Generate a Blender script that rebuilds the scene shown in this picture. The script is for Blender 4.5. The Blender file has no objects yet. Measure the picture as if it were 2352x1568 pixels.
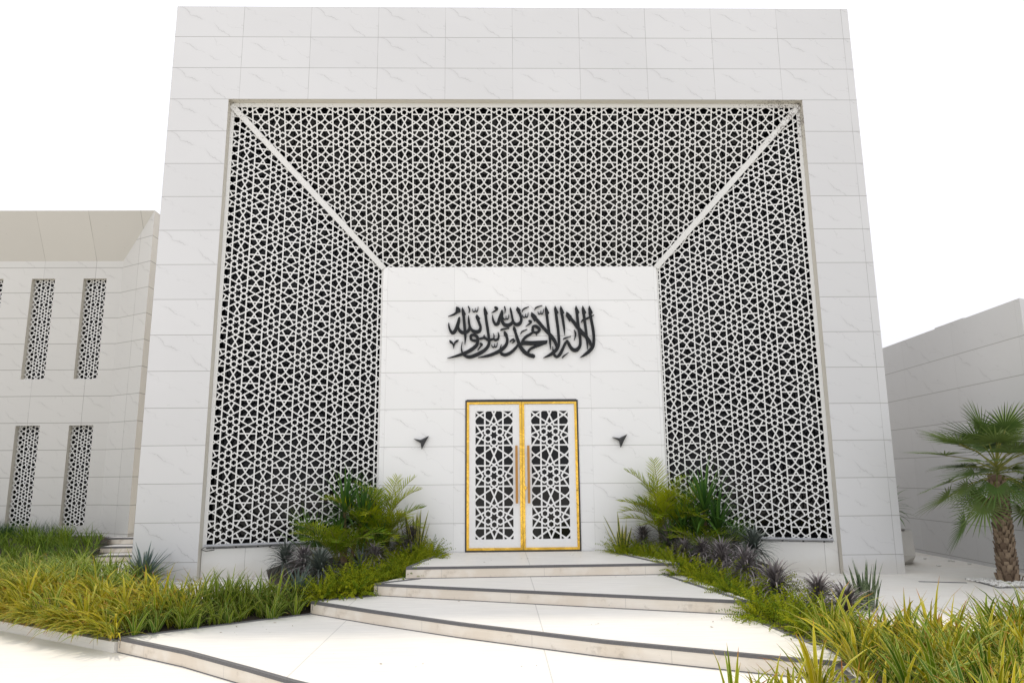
import bpy, bmesh, math, random
from mathutils import Vector, Matrix
from mathutils.geometry import delaunay_2d_cdt
R = math.radians
scene = bpy.context.scene
COL = scene.collection
random.seed(7)

# ------------------------------------------------------------------ camera
CAM_POS = Vector((-0.304, -11.8253, 1.5748))
YAW, PITCH, ROLL = 0.021, 0.1829, 0.0091
cam_d = bpy.data.cameras.new("camera")
cam_d.sensor_width = 36.0
cam_d.lens = 1668.2 / 2352 * 36
cam_d.clip_start, cam_d.clip_end = 0.05, 2000
cam = bpy.data.objects.new("camera", cam_d)
COL.objects.link(cam)
fwd = Vector((math.sin(YAW) * math.cos(PITCH), math.cos(YAW) * math.cos(PITCH), math.sin(PITCH)))
rt0 = Vector((math.cos(YAW), -math.sin(YAW), 0))
dn0 = fwd.cross(rt0)
rt = rt0 * math.cos(ROLL) + dn0 * math.sin(ROLL)
dn = -rt0 * math.sin(ROLL) + dn0 * math.cos(ROLL)
mw = Matrix.Identity(4)
for i in range(3):
    mw[i][0], mw[i][1], mw[i][2], mw[i][3] = rt[i], -dn[i], -fwd[i], CAM_POS[i]
cam.matrix_world = mw
scene.camera = cam

# ------------------------------------------------------------------ sky, sun, exposure
SUN_TRAVEL = Vector((0.24, -0.34, -1.0)).normalized()     # sun high, behind the portal and a little to its left
SUN_EL = math.asin(-SUN_TRAVEL.z)
SUN_AZ = math.atan2(-SUN_TRAVEL.x, -SUN_TRAVEL.y)
world = bpy.data.worlds.new("World")
scene.world = world
world.use_nodes = True
wn, wl = world.node_tree.nodes, world.node_tree.links
bg = wn["Background"]
bg.inputs["Strength"].default_value = 0.1
sky = wn.new("ShaderNodeTexSky")
sky.sky_type = 'NISHITA'
sky.sun_disc = False
sky.sun_elevation = SUN_EL
sky.sun_rotation = SUN_AZ
sky.dust_density = 6.0
hsv = wn.new("ShaderNodeHueSaturation")
hsv.inputs["Saturation"].default_value = 0.2
wl.new(sky.outputs[0], hsv.inputs["Color"])
wmix = wn.new("ShaderNodeMixRGB")
wmix.inputs[0].default_value = 0.82                        # thin bright cloud over the whole sky
# overcast luminance: the zenith about twice as bright as the horizon
wtc = wn.new("ShaderNodeTexCoord")
wsp = wn.new("ShaderNodeSeparateXYZ")
wl.new(wtc.outputs["Generated"], wsp.inputs[0])
wmr = wn.new("ShaderNodeMapRange")
wmr.inputs[1].default_value, wmr.inputs[2].default_value = 0.0, 1.0
wmr.inputs[3].default_value, wmr.inputs[4].default_value = 10.6, 16.5
wl.new(wsp.outputs[2], wmr.inputs[0])
wtint = wn.new("ShaderNodeMixRGB")
wtint.blend_type = 'MULTIPLY'
wtint.inputs[0].default_value = 1.0
wtint.inputs[2].default_value = (0.995, 1.0, 1.045, 1)
wl.new(wmr.outputs[0], wtint.inputs[1])
wl.new(wtint.outputs[0], wmix.inputs[2])
wl.new(hsv.outputs[0], wmix.inputs[1])
wl.new(wmix.outputs[0], bg.inputs["Color"])
sun_d = bpy.data.lights.new("sun", 'SUN')
sun_d.energy = 1.8
sun_d.angle = R(4)
sun_d.color = (1.0, 0.90, 0.74)
sun = bpy.data.objects.new("sun", sun_d)
COL.objects.link(sun)
sun.rotation_euler = SUN_TRAVEL.to_track_quat('-Z', 'Y').to_euler()
sun.location = (6, 6, 25)
scene.view_settings.view_transform = 'Standard'
scene.view_settings.look = 'None'
scene.view_settings.exposure = 0.0
scene.view_settings.gamma = 1.0
scene.render.engine = 'CYCLES'
scene.cycles.use_denoising = True
scene.cycles.max_bounces = 8

# ------------------------------------------------------------------ material helpers
class NT:
    def __init__(s, name):
        s.mat = bpy.data.materials.new(name)
        s.mat.use_nodes = True
        s.t = s.mat.node_tree
        s.b = s.t.nodes["Principled BSDF"]
        s.out = s.t.nodes["Material Output"]
    def n(s, kind, **kw):
        x = s.t.nodes.new(kind)
        for k, v in kw.items():
            setattr(x, k, v)
        return x
    def link(s, a, b):
        s.t.links.new(a, b)
    def put(s, sock, v):
        if isinstance(v, (int, float)):
            sock.default_value = v
        elif isinstance(v, tuple):
            sock.default_value = v if len(v) == 4 or sock.type == 'VECTOR' else v + (1,)
        else:
            s.link(v, sock)
    def m(s, op, a, b=0.0, c=None, clamp=False):
        x = s.n("ShaderNodeMath", operation=op, use_clamp=clamp)
        s.put(x.inputs[0], a)
        s.put(x.inputs[1], b)
        if c is not None:
            s.put(x.inputs[2], c)
        return x.outputs[0]
    def step(s, v, lo, hi, a=0.0, b=1.0):
        x = s.n("ShaderNodeMapRange", interpolation_type='SMOOTHSTEP')
        s.put(x.inputs[0], v)
        for i, q in enumerate((lo, hi, a, b)):
            s.put(x.inputs[i + 1], q)
        return x.outputs[0]
    def mix(s, f, a, b, mode='MIX'):
        x = s.n("ShaderNodeMixRGB", blend_type=mode)
        s.put(x.inputs[0], f)
        s.put(x.inputs[1], a)
        s.put(x.inputs[2], b)
        return x.outputs[0]
    def comb(s, x, y, z=0.0):
        q = s.n("ShaderNodeCombineXYZ")
        for i, v in enumerate((x, y, z)):
            s.put(q.inputs[i], v)
        return q.outputs[0]
    def noise(s, vec, scale, detail=3.0, rough=0.55, dist=0.0):
        q = s.n("ShaderNodeTexNoise")
        if vec is not None:
            s.link(vec, q.inputs["Vector"])
        q.inputs["Scale"].default_value = scale
        q.inputs["Detail"].default_value = detail
        q.inputs["Roughness"].default_value = rough
        q.inputs["Distortion"].default_value = dist
        return q.outputs["Fac"]
    def uv(s):
        q = s.n("ShaderNodeTexCoord")
        sp = s.n("ShaderNodeSeparateXYZ")
        s.link(q.outputs["UV"], sp.inputs[0])
        return sp.outputs[0], sp.outputs[1], q.outputs["UV"]
    def obj(s):
        return s.n("ShaderNodeTexCoord").outputs["Object"]
    def bump(s, h, strength, dist=0.01):
        q = s.n("ShaderNodeBump")
        q.inputs["Strength"].default_value = strength
        q.inputs["Distance"].default_value = dist
        s.link(h, q.inputs["Height"])
        s.link(q.outputs[0], s.b.inputs["Normal"])
    def set(s, **kw):
        for k, v in kw.items():
            s.put(s.b.inputs[k.replace("_", " ")], v)

def marble(name, tw=1.2, th=0.6, ou=0.0, ov=0.0, base=(0.80, 0.80, 0.805), vein=0.55, rough=0.32, joint=0.0035, stain=0.0, flip=False, vj=0.85):
    k = NT(name)
    u, v, uvv = k.uv()
    U = k.m('DIVIDE', k.m('SUBTRACT', u, ou), tw)
    V = k.m('DIVIDE', k.m('SUBTRACT', v, ov), th)
    fu, fv = k.m('FRACT', U), k.m('FRACT', V)
    iu, iv = k.m('FLOOR', U), k.m('FLOOR', V)
    wn_ = k.n("ShaderNodeTexWhiteNoise", noise_dimensions='2D')
    k.link(k.comb(iu, iv), wn_.inputs["Vector"])
    rnd = wn_.outputs["Value"]
    # joints
    du = k.m('MULTIPLY', k.m('MINIMUM', fu, k.m('SUBTRACT', 1.0, fu)), tw)
    dv = k.m('MULTIPLY', k.m('MINIMUM', fv, k.m('SUBTRACT', 1.0, fv)), th)
    jn = k.noise(uvv, 1.7, 2.0)
    jh = k.step(dv, joint * 0.5, joint * 1.5, 1.0, 0.0)
    jv = k.m('MULTIPLY', k.step(du, joint * 0.4, joint * 1.2, 1.0, 0.0), k.step(jn, 0.3, 0.6, vj * 0.4, vj))
    jo = k.m('MAXIMUM', jh, jv)
    # printed veins: nearly the same drawing on every tile
    lx = k.m('MULTIPLY', fu if not flip else k.m('SUBTRACT', 1.0, fu), tw)
    ly = k.m('MULTIPLY', fv, th)
    var = k.m('MULTIPLY', k.m('FLOOR', k.m('MULTIPLY', rnd, 3.0)), 3.7)
    lvec = k.comb(lx, ly, var)
    n1 = k.m('SUBTRACT', k.noise(lvec, 2.4, 5.0, 0.6), 0.5)
    n2 = k.m('SUBTRACT', k.noise(lvec, 4.3, 4.0, 0.6), 0.5)
    fade = k.step(k.noise(lvec, 3.1, 2.0), 0.40, 0.62)
    fade2 = k.step(k.noise(lvec, 2.2, 2.0), 0.45, 0.68)
    sl = k.m('ADD', ly, k.m('MULTIPLY', lx, 0.62))
    d1 = k.m('ABSOLUTE', k.m('ADD', k.m('SUBTRACT', sl, 0.62), k.m('MULTIPLY', n1, 0.42)))
    d2 = k.m('ABSOLUTE', k.m('ADD', k.m('SUBTRACT', k.m('ADD', ly, k.m('MULTIPLY', lx, 0.30)), 0.50), k.m('MULTIPLY', n2, 0.35)))
    d3 = k.m('ABSOLUTE', k.m('ADD', k.m('SUBTRACT', sl, 0.95), k.m('MULTIPLY', n2, 0.4)))
    v1 = k.m('MULTIPLY', k.step(d1, 0.001, 0.009, 1.0, 0.0), fade)
    v2 = k.m('MULTIPLY', k.step(d2, 0.001, 0.007, 0.6, 0.0), fade2)
    v3 = k.m('MULTIPLY', k.step(d3, 0.001, 0.009, 0.6, 0.0), k.m('SUBTRACT', 1.0, fade))
    halo = k.m('MULTIPLY', k.step(d1, 0.0, 0.07, 0.14, 0.0), fade)
    ve = k.m('MULTIPLY', k.m('ADD', k.m('MAXIMUM', k.m('MAXIMUM', v1, v2), v3), halo, clamp=True), vein)
    tone = k.step(rnd, 0.0, 1.0, 0.965, 1.0)
    big = k.step(k.noise(uvv, 0.35, 3.0), 0.3, 0.7, 0.965, 1.0)
    c = k.mix(ve, base, (base[0] * 0.58, base[1] * 0.57, base[2] * 0.57))
    tn = k.m('MULTIPLY', tone, big)
    c = k.mix(1.0, c, k.comb(tn, tn, tn), 'MULTIPLY')
    if stain > 0:
        st = k.m('MULTIPLY', k.step(k.m('ADD', v, k.m('MULTIPLY', k.noise(uvv, 3.0, 4.0), -0.35)), -0.1, 0.14, 1.0, 0.0), stain)
        c = k.mix(st, c, (0.50, 0.45, 0.36))
    c = k.mix(jo, c, (base[0] * 0.34, base[1] * 0.33, base[2] * 0.31))
    k.set(Base_Color=c, Roughness=k.step(k.noise(uvv, 6, 2), 0.2, 0.8, rough - 0.05, rough + 0.1))
    k.bump(k.m('SUBTRACT', 1.0, jo), 0.25, 0.004)
    return k.mat

def plain(name, col, rough=0.5, metal=0.0, var=0.06, scale=8.0, spec=None):
    k = NT(name)
    n = k.noise(k.obj(), scale, 4.0)
    a = tuple(max(0, c * (1 - var)) for c in col)
    b = tuple(min(1, c * (1 + var)) for c in col)
    k.set(Base_Color=k.mix(n, a, b), Roughness=rough, Metallic=metal)
    if spec is not None:
        k.b.inputs["Specular IOR Level"].default_value = spec
    return k.mat

def dirty_paint(name, col):
    """painted aluminium with black mildew specks gathered in the upper corners"""
    k = NT(name)
    o = k.obj()
    sp = k.n("ShaderNodeSeparateXYZ")
    k.link(o, sp.inputs[0])
    up = k.step(sp.outputs[2], 6.6, 8.0)
    ax = k.m('ADD', k.step(sp.outputs[0], 3.4, 5.1, 0.05, 1.0), k.step(sp.outputs[0], -5.0, -3.3, 0.55, 0.0))
    dens = k.m('MULTIPLY', up, ax)
    fine = k.noise(o, 38.0, 3.0, 0.7)
    med = k.noise(o, 7.0, 3.0)
    sp_ = k.step(k.m('ADD', fine, k.m('MULTIPLY', k.m('MULTIPLY', dens, med), 0.34)), 0.66, 0.74)
    grime = k.m('MULTIPLY', k.step(med, 0.35, 0.7), k.m('MULTIPLY', dens, 0.15))
    c = k.mix(grime, col, (0.36, 0.30, 0.23))
    c = k.mix(k.m('MULTIPLY', sp_, 0.85), c, (0.07, 0.05, 0.04))
    k.set(Base_Color=c, Roughness=0.5)
    return k.mat

def stone(name, base, tw, th, ou=0, ov=0, stain=0.0, streak=0.06, joint=0.003, jcol=0.5, rough=0.5):
    k = NT(name)
    u, v, uvv = k.uv()
    st = k.noise(k.comb(k.m('MULTIPLY', u, 1.2), k.m('MULTIPLY', v, 14.0)), 1.6, 5.0, 0.65)
    cl = k.noise(uvv, 0.9, 4.0)
    c = k.mix(k.step(st, 0.30, 0.72), tuple(x * (1 - streak) for x in base), base)
    c = k.mix(k.step(cl, 0.45, 0.8, 0.0, 0.4), c, (base[0] * 0.90, base[1] * 0.875, base[2] * 0.82))
    if stain:
        s1 = k.noise(uvv, 5.0, 6.0, 0.7)
        s2 = k.noise(uvv, 1.3, 4.0, 0.6)
        c = k.mix(k.m('MULTIPLY', k.step(s2, 0.42, 0.62), stain), c, (0.60, 0.49, 0.36))
        c = k.mix(k.m('MULTIPLY', k.step(s1, 0.56, 0.70), stain * 0.9), c, (0.36, 0.31, 0.25))
    speck = k.noise(uvv, 21.0, 2.0)
    c = k.mix(k.step(speck, 0.755, 0.78, 0.0, 0.5), c, (0.25, 0.23, 0.2))
    U = k.m('DIVIDE', k.m('SUBTRACT', u, ou), tw)
    V = k.m('DIVIDE', k.m('SUBTRACT', v, ov), th)
    fu, fv = k.m('FRACT', U), k.m('FRACT', V)
    du = k.m('MULTIPLY', k.m('MINIMUM', fu, k.m('SUBTRACT', 1.0, fu)), tw)
    dv = k.m('MULTIPLY', k.m('MINIMUM', fv, k.m('SUBTRACT', 1.0, fv)), th)
    jo = k.step(k.m('MINIMUM', du, dv), joint * 0.5, joint * 1.4, jcol, 0.0)
    c = k.mix(jo, c, tuple(x * 0.45 for x in base))
    k.set(Base_Color=c, Roughness=rough)
    k.bump(st, 0.05, 0.004)
    return k.mat

def leaf(name, ca, cb, edge=None, ew=0.0, tip=None, tipat=0.85, band=None, rough=0.48, trans=0.2, mid=None, spec=0.2):
    """leaf with V running root to tip and U across; 'tint' differs from leaf to leaf"""
    k = NT(name)
    u, v, uvv = k.uv()
    at = k.n("ShaderNodeAttribute", attribute_name="tint")
    t = at.outputs["Fac"]
    c = k.mix(t, ca, cb)
    stripe = k.noise(k.comb(k.m('MULTIPLY', u, 9.0), k.m('MULTIPLY', v, 0.6), k.m('MULTIPLY', t, 31.0)), 1.5, 2.0)
    c = k.mix(k.step(stripe, 0.3, 0.7, 0.0, 0.35), c, tuple(x * 0.62 for x in ca))
    off = k.m('MULTIPLY', k.m('ABSOLUTE', k.m('SUBTRACT', u, 0.5)), 2.0)
    if band:
        bn = k.noise(k.comb(k.m('MULTIPLY', u, 1.5), k.m('MULTIPLY', v, 16.0), t), 1.2, 3.0)
        c = k.mix(k.step(bn, 0.45, 0.58), c, band)
    if mid:
        c = k.mix(k.step(off, 0.0, 0.18, 0.7, 0.0), c, mid)
    if edge:
        c = k.mix(k.step(off, 1.0 - ew - 0.06, 1.0 - ew + 0.06), c, edge)
    if tip:
        tt = k.m('ADD', v, k.m('MULTIPLY', k.m('FRACT', k.m('MULTIPLY', t, 17.0)), 0.16))
        c = k.mix(k.step(tt, tipat, tipat + 0.16), c, tip)
    k.set(Base_Color=c, Roughness=rough)
    k.b.inputs['Specular IOR Level'].default_value = spec
    tr = k.n("ShaderNodeBsdfTranslucent")
    k.link(c, tr.inputs[0])
    ms = k.n("ShaderNodeMixShader")
    ms.inputs[0].default_value = trans
    k.link(k.b.outputs[0], ms.inputs[1])
    k.link(tr.outputs[0], ms.inputs[2])
    k.link(ms.outputs[0], k.out.inputs[0])
    return k.mat

def gold_mat():
    k = NT("polished_gold")
    o = k.obj()
    n = k.noise(o, 3.2, 3.0, 0.6, 1.2)
    n2 = k.noise(o, 11.0, 2.0)
    k.set(Base_Color=k.mix(k.step(n, 0.4, 0.6), (0.86, 0.55, 0.10), (0.80, 0.49, 0.08)), Metallic=1.0, Roughness=0.10)  # two-tone noise imitates wavy reflections in the gold's colour
    k.bump(k.m('ADD', n, k.m('MULTIPLY', n2, 0.05)), 0.35, 0.06)
    return k.mat

def trunk_mat():
    k = NT("palm_boots")
    o = k.obj()
    at = k.n("ShaderNodeAttribute", attribute_name="tint")
    f = k.noise(o, 22.0, 4.0, 0.7)
    c = k.mix(at.outputs["Fac"], (0.13, 0.085, 0.055), (0.36, 0.27, 0.185))
    c = k.mix(k.step(f, 0.4, 0.75, 0.0, 0.6), c, (0.10, 0.065, 0.045))
    k.set(Base_Color=c, Roughness=0.85)
    k.bump(f, 0.5, 0.01)
    return k.mat

M = {}
M['front'] = marble("portal_marble", 1.2, 0.6, 0.0, 0.3, base=(0.665, 0.666, 0.673), vein=0.65, stain=0.28)
M['center'] = marble("inner_wall_marble", 1.2, 0.645, -1.06, 0.148, base=(0.87, 0.87, 0.865), vein=0.7, vj=0.42, joint=0.003)
M['base'] = marble("base_marble", 1.55, 0.70, 0.3, -0.2, base=(0.76, 0.755, 0.73), vein=0.35, stain=0.3)
M['leftb'] = marble("left_marble", 1.2, 0.607, -0.15, 0.42, base=(0.605, 0.595, 0.568), vein=0.55, joint=0.005)
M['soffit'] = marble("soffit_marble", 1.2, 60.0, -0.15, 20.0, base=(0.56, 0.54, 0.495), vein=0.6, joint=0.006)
M['cream'] = marble("sun_tinted_marble", 60.0, 0.607, 31.0, 0.42, base=(0.76, 0.72, 0.64), vein=0.2, joint=0.006)  # left building's marble with warm sunlight painted into its colour
M['rightb'] = marble("shade_toned_marble", 1.8, 0.6, 0.35, 0.06, base=(0.60, 0.60, 0.60), vein=0.55, vj=0.25, joint=0.004, rough=0.45)  # same white marble as the front, with its shade put into the colour
M['screen'] = plain("white_screen_paint", (0.78, 0.78, 0.765), 0.5, var=0.03)
M['beam'] = dirty_paint("beam_paint", (0.735, 0.735, 0.72))
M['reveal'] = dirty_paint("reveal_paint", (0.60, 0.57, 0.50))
M['glass'] = plain("dark_glass", (0.006, 0.007, 0.008), 0.05, var=0.2, spec=0.28)
M['dark'] = plain("dark_screen_glazing", (0.004, 0.0045, 0.006), 0.05, var=0.2, spec=0.22)
M['gold'] = gold_mat()
M['bronze'] = plain("bronze_handle", (0.42, 0.22, 0.07), 0.32, 1.0)
M['black'] = plain("black_trim", (0.03, 0.03, 0.032), 0.45)
M['letter'] = plain("dark_letter_metal", (0.013, 0.0145, 0.017), 0.5, var=0.15, spec=0.25)
M['lamp'] = plain("charcoal_lamp_metal", (0.045, 0.046, 0.050), 0.45)
M['leafwhite'] = plain("door_white", (0.82, 0.82, 0.815), 0.38, var=0.02)
M['tread'] = stone("pale_tread_stone", (0.81, 0.79, 0.745), 2.3, 40.0, 0.15, 7.0, streak=0.11, joint=0.006, jcol=0.55)
M['riser'] = stone("riser_stone", (0.80, 0.745, 0.665), 1.45, 9.0, 0.5, 3.0, stain=0.42, joint=0.003)
M['nose'] = plain("dark_granite_nosing", (0.115, 0.113, 0.118), 0.55, var=0.25, scale=60)
M['pave'] = stone("plaza_stone", (0.78, 0.755, 0.70), 2.4, 2.4, 0.3, 0.9, jcol=0.3)
M['terrace'] = stone("terrace_stone", (0.76, 0.74, 0.69), 2.4, 3.2, 1.1, 0.7, streak=0.10, stain=0.10)
M['soil'] = plain("planter_soil", (0.05, 0.04, 0.028), 0.95, var=0.5, scale=25)
M['edge'] = plain("grey_edging", (0.13, 0.13, 0.135), 0.6, var=0.2, scale=40)
M['pebble'] = plain("white_pebble", (0.74, 0.73, 0.70), 0.6, var=0.15, scale=9)
M['led'] = plain("grey_aluminium_tube", (0.38, 0.39, 0.41), 0.4, 0.4)
M['cable'] = plain("black_cable", (0.03, 0.03, 0.03), 0.6)
M['pot'] = plain("pale_pot_glaze", (0.62, 0.60, 0.565), 0.5, var=0.08, scale=3)
M['boots'] = trunk_mat()
M['stem'] = plain("green_cane", (0.16, 0.17, 0.05), 0.6, var=0.35, scale=14)
M['wood'] = plain("tan_trunk", (0.30, 0.21, 0.12), 0.85, var=0.4, scale=30)
M['gold_grass'] = leaf("variegated_gold_grass", (0.15, 0.225, 0.008), (0.56, 0.46, 0.012), (0.72, 0.62, 0.16), 0.17, (0.36, 0.13, 0.02), 0.90)
M['lime_grass'] = leaf("variegated_lime_grass", (0.065, 0.145, 0.008), (0.24, 0.32, 0.012), (0.60, 0.60, 0.20), 0.17, (0.34, 0.20, 0.04), 0.93)
M['green_grass'] = leaf("mid_green_grass", (0.06, 0.145, 0.008), (0.24, 0.33, 0.016), (0.36, 0.42, 0.10), 0.12)
M['dark_grass'] = leaf("dark_fine_grass", (0.024, 0.08, 0.016), (0.06, 0.14, 0.028))
M['rosette'] = leaf("purple_grey_leaf", (0.085, 0.075, 0.078), (0.34, 0.305, 0.305), trans=0.08, rough=0.38, spec=0.4)
M['rosette_g'] = leaf("grey_green_leaf", (0.065, 0.085, 0.072), (0.15, 0.175, 0.15), trans=0.08, rough=0.38, spec=0.4)
M['fern'] = leaf("asparagus_fern", (0.13, 0.225, 0.010), (0.50, 0.50, 0.016), trans=0.35)
M['snake'] = leaf("snake_leaf", (0.050, 0.085, 0.032), (0.085, 0.115, 0.04), (0.66, 0.58, 0.12), 0.34, band=(0.18, 0.22, 0.09), trans=0.05, rough=0.35)
M['snake_g'] = leaf("banded_snake_leaf", (0.055, 0.10, 0.045), (0.09, 0.13, 0.06), band=(0.20, 0.25, 0.14), trans=0.05, rough=0.35)
M['yucca'] = leaf("yucca_leaf", (0.038, 0.105, 0.022), (0.11, 0.22, 0.035), trans=0.12, rough=0.33)
M['areca'] = leaf("areca_leaf", (0.11, 0.23, 0.008), (0.46, 0.48, 0.015), tip=(0.46, 0.38, 0.08), tipat=0.95, trans=0.32)
M['lowpalm'] = leaf("low_palm_leaf", (0.10, 0.22, 0.010), (0.36, 0.39, 0.015), tip=(0.42, 0.33, 0.06), tipat=0.95)
M['fan'] = leaf("fan_leaf", (0.05, 0.13, 0.025), (0.14, 0.24, 0.035), trans=0.2)
M['palm'] = leaf("fan_palm_leaf", (0.075, 0.135, 0.030), (0.23, 0.30, 0.085), tip=(0.12, 0.115, 0.08), tipat=0.9, trans=0.15)
M['petiole'] = leaf("petiole", (0.17, 0.20, 0.04), (0.30, 0.28, 0.06), trans=0.05)
M['agave'] = leaf("agave_leaf", (0.085, 0.13, 0.115), (0.14, 0.19, 0.165), trans=0.05, rough=0.45)

# ------------------------------------------------------------------ object helpers
def tag(o, label=None, cat=None, group=None, kind=None):
    if label: o["label"] = label
    if cat: o["category"] = cat
    if group: o["group"] = group
    if kind: o["kind"] = kind
    return o

def link(name, data, parent=None, loc=None):
    o = bpy.data.objects.new(name, data)
    COL.objects.link(o)
    if parent: o.parent = parent
    if loc is not None: o.location = loc
    return o

def empty(name, loc=(0, 0, 0), rz=0.0):
    o = link(name, None, None, loc)
    o.rotation_euler.z = rz
    o.empty_display_size = 0.2
    return o

def copy_tree(o, parent=None):
    c = o.copy()
    COL.objects.link(c)
    if parent: c.parent = parent
    for ch in o.children:
        copy_tree(ch, c)
    return c

class G:
    """collects faces with uv and a tint per face, then builds ONE mesh object"""
    def __init__(s):
        s.v, s.f, s.uv, s.t, s.mi = [], [], [], [], []
    def face(s, pts, uv=None, t=0.5, mi=0):
        b = len(s.v)
        pts = [Vector(p) for p in pts]
        s.v += pts
        s.f.append(tuple(range(b, b + len(pts))))
        if uv is None:
            n = Vector((0, 0, 0))
            for i in range(len(pts)):
                n += pts[i].cross(pts[(i + 1) % len(pts)])
            if n.length < 1e-12: n = Vector((0, 0, 1))
            n.normalize()
            if abs(n.z) > 0.95:
                uv = [(p.x, p.y) for p in pts]
            else:
                va = (Vector((0, 0, 1)) - n * n.z).normalized()
                ua = va.cross(n)
                if abs(n.z) < 0.05:
                    uv = [(p.dot(ua) if abs(n.y) < 0.9 else p.x, p.z) for p in pts]
                else:
                    uv = [(p.dot(ua), p.dot(va)) for p in pts]
        s.uv += list(uv)
        s.t.append(t)
        s.mi.append(mi)
    def raw(s, verts, faces, uvs, t):
        b = len(s.v)
        s.v += verts
        for f, q in zip(faces, uvs):
            s.f.append(tuple(i + b for i in f))
            s.uv += q
            s.t.append(t)
            s.mi.append(0)
    def box(s, lo, hi, t=0.5, mi=0, skip=()):
        x0, y0, z0 = lo
        x1, y1, z1 = hi
        F = {'front': [(x0, y0, z0), (x1, y0, z0), (x1, y0, z1), (x0, y0, z1)], 'back': [(x1, y1, z0), (x0, y1, z0), (x0, y1, z1), (x1, y1, z1)],
             'left': [(x0, y1, z0), (x0, y0, z0), (x0, y0, z1), (x0, y1, z1)], 'right': [(x1, y0, z0), (x1, y1, z0), (x1, y1, z1), (x1, y0, z1)],
             'top': [(x0, y0, z1), (x1, y0, z1), (x1, y1, z1), (x0, y1, z1)], 'bottom': [(x0, y1, z0), (x1, y1, z0), (x1, y0, z0), (x0, y0, z0)]}
        for k_, p in F.items():
            if k_ not in skip: s.face(p, None, t, mi)
    def obox(s, a, b, w, h, up, t=0.5):
        """bar from a to b, width w sideways, thickness h along up (a,b on its back face)"""
        a, b, up = Vector(a), Vector(b), Vector(up).normalized()
        d = (b - a).normalized()
        up = (up - d * up.dot(d)).normalized()
        sd = d.cross(up) * (w / 2)
        u = up * h
        c = [a - sd, a + sd, b + sd, b - sd]
        e = [p + u for p in c]
        s.face(e[::-1], None, t); s.face(c, None, t)
        for i in range(4):
            j = (i + 1) % 4
            s.face([c[j], c[i], e[i], e[j]], None, t)
    def tube(s, pts, r, n=8, t=0.5, cap=True):
        pts = [Vector(p) for p in pts]
        rs = r if isinstance(r, (list, tuple)) else [r] * len(pts)
        rings = []
        for i, p in enumerate(pts):
            d = (pts[min(i + 1, len(pts) - 1)] - pts[max(i - 1, 0)]).normalized()
            a = d.orthogonal().normalized() if i == 0 else (rings_a - d * rings_a.dot(d)).normalized()
            rings_a = a
            b = d.cross(a)
            rings.append([p + (a * math.cos(2 * math.pi * q / n) + b * math.sin(2 * math.pi * q / n)) * rs[i] for q in range(n)])
        for i in range(len(rings) - 1):
            for q in range(n):
                s.face([rings[i][q], rings[i][(q + 1) % n], rings[i + 1][(q + 1) % n], rings[i + 1][q]], [(q / n, i), ((q + 1) / n, i), ((q + 1) / n, i + 1), (q / n, i + 1)], t)
        if cap:
            s.face(rings[-1], [(0, 0)] * n, t); s.face(rings[0][::-1], [(0, 0)] * n, t)
    def build(s, name, mats, parent=None, smooth=False, weld=False):
        me = bpy.data.meshes.new(name)
        me.from_pydata([tuple(p) for p in s.v], [], s.f)
        mats = mats if isinstance(mats, (list, tuple)) else [mats]
        for m_ in mats: me.materials.append(m_)
        ul = me.uv_layers.new(name="UVMap")
        flat = [c for q in s.uv for c in q]
        ul.data.foreach_set("uv", flat)
        at = me.attributes.new("tint", 'FLOAT', 'FACE')
        at.data.foreach_set("value", s.t)
        if len(mats) > 1:
            me.polygons.foreach_set("material_index", s.mi)
        if weld:
            bm = bmesh.new(); bm.from_mesh(me)
            bmesh.ops.remove_doubles(bm, verts=bm.verts, dist=1e-4)
            bm.to_mesh(me); bm.free()
        if smooth:
            me.polygons.foreach_set("use_smooth", [True] * len(me.polygons))
        me.update()
        return link(name, me, parent)

def blade(g, base, az, el, length, width, droop=0.8, nseg=5, fold=0.25, tint=None, wp=0.35, sharp=1.0, twist=0.0):
    """one strap leaf: V section, arching over by `droop` radians towards its tip"""
    if tint is None: tint = random.random()
    p = Vector(base)
    e = el
    ca, sa = math.cos(az), math.sin(az)
    side0 = Vector((-sa, ca, 0))
    verts, faces, uvs = [], [], []
    ds = length / nseg
    for i in range(nseg + 1):
        sv = i / nseg
        d = Vector((ca * math.cos(e), sa * math.cos(e), math.sin(e)))
        up = side0.cross(d) * -1.0
        tw = twist * sv
        side = side0 * math.cos(tw) + up * math.sin(tw)
        nrm = up * math.cos(tw) - side0 * math.sin(tw)
        w = width * 0.5 * (min(1.0, wp + sv * 3.0)) * max(0.02, (1 - sv ** (2.2 * sharp)))
        verts += [p - side * w + nrm * (fold * w), p.copy(), p + side * w + nrm * (fold * w)]
        p = p + d * ds
        e = el - droop * ((i + 1) / nseg) ** 1.4
    for i in range(nseg):
        a = 3 * i
        v0, v1 = i / nseg, (i + 1) / nseg
        faces += [(a, a + 1, a + 4, a + 3), (a + 1, a + 2, a + 5, a + 4)]
        uvs += [[(0, v0), (0.5, v0), (0.5, v1), (0, v1)], [(0.5, v0), (1, v0), (1, v1), (0.5, v1)]]
    g.raw(verts, faces, uvs, tint)

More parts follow.
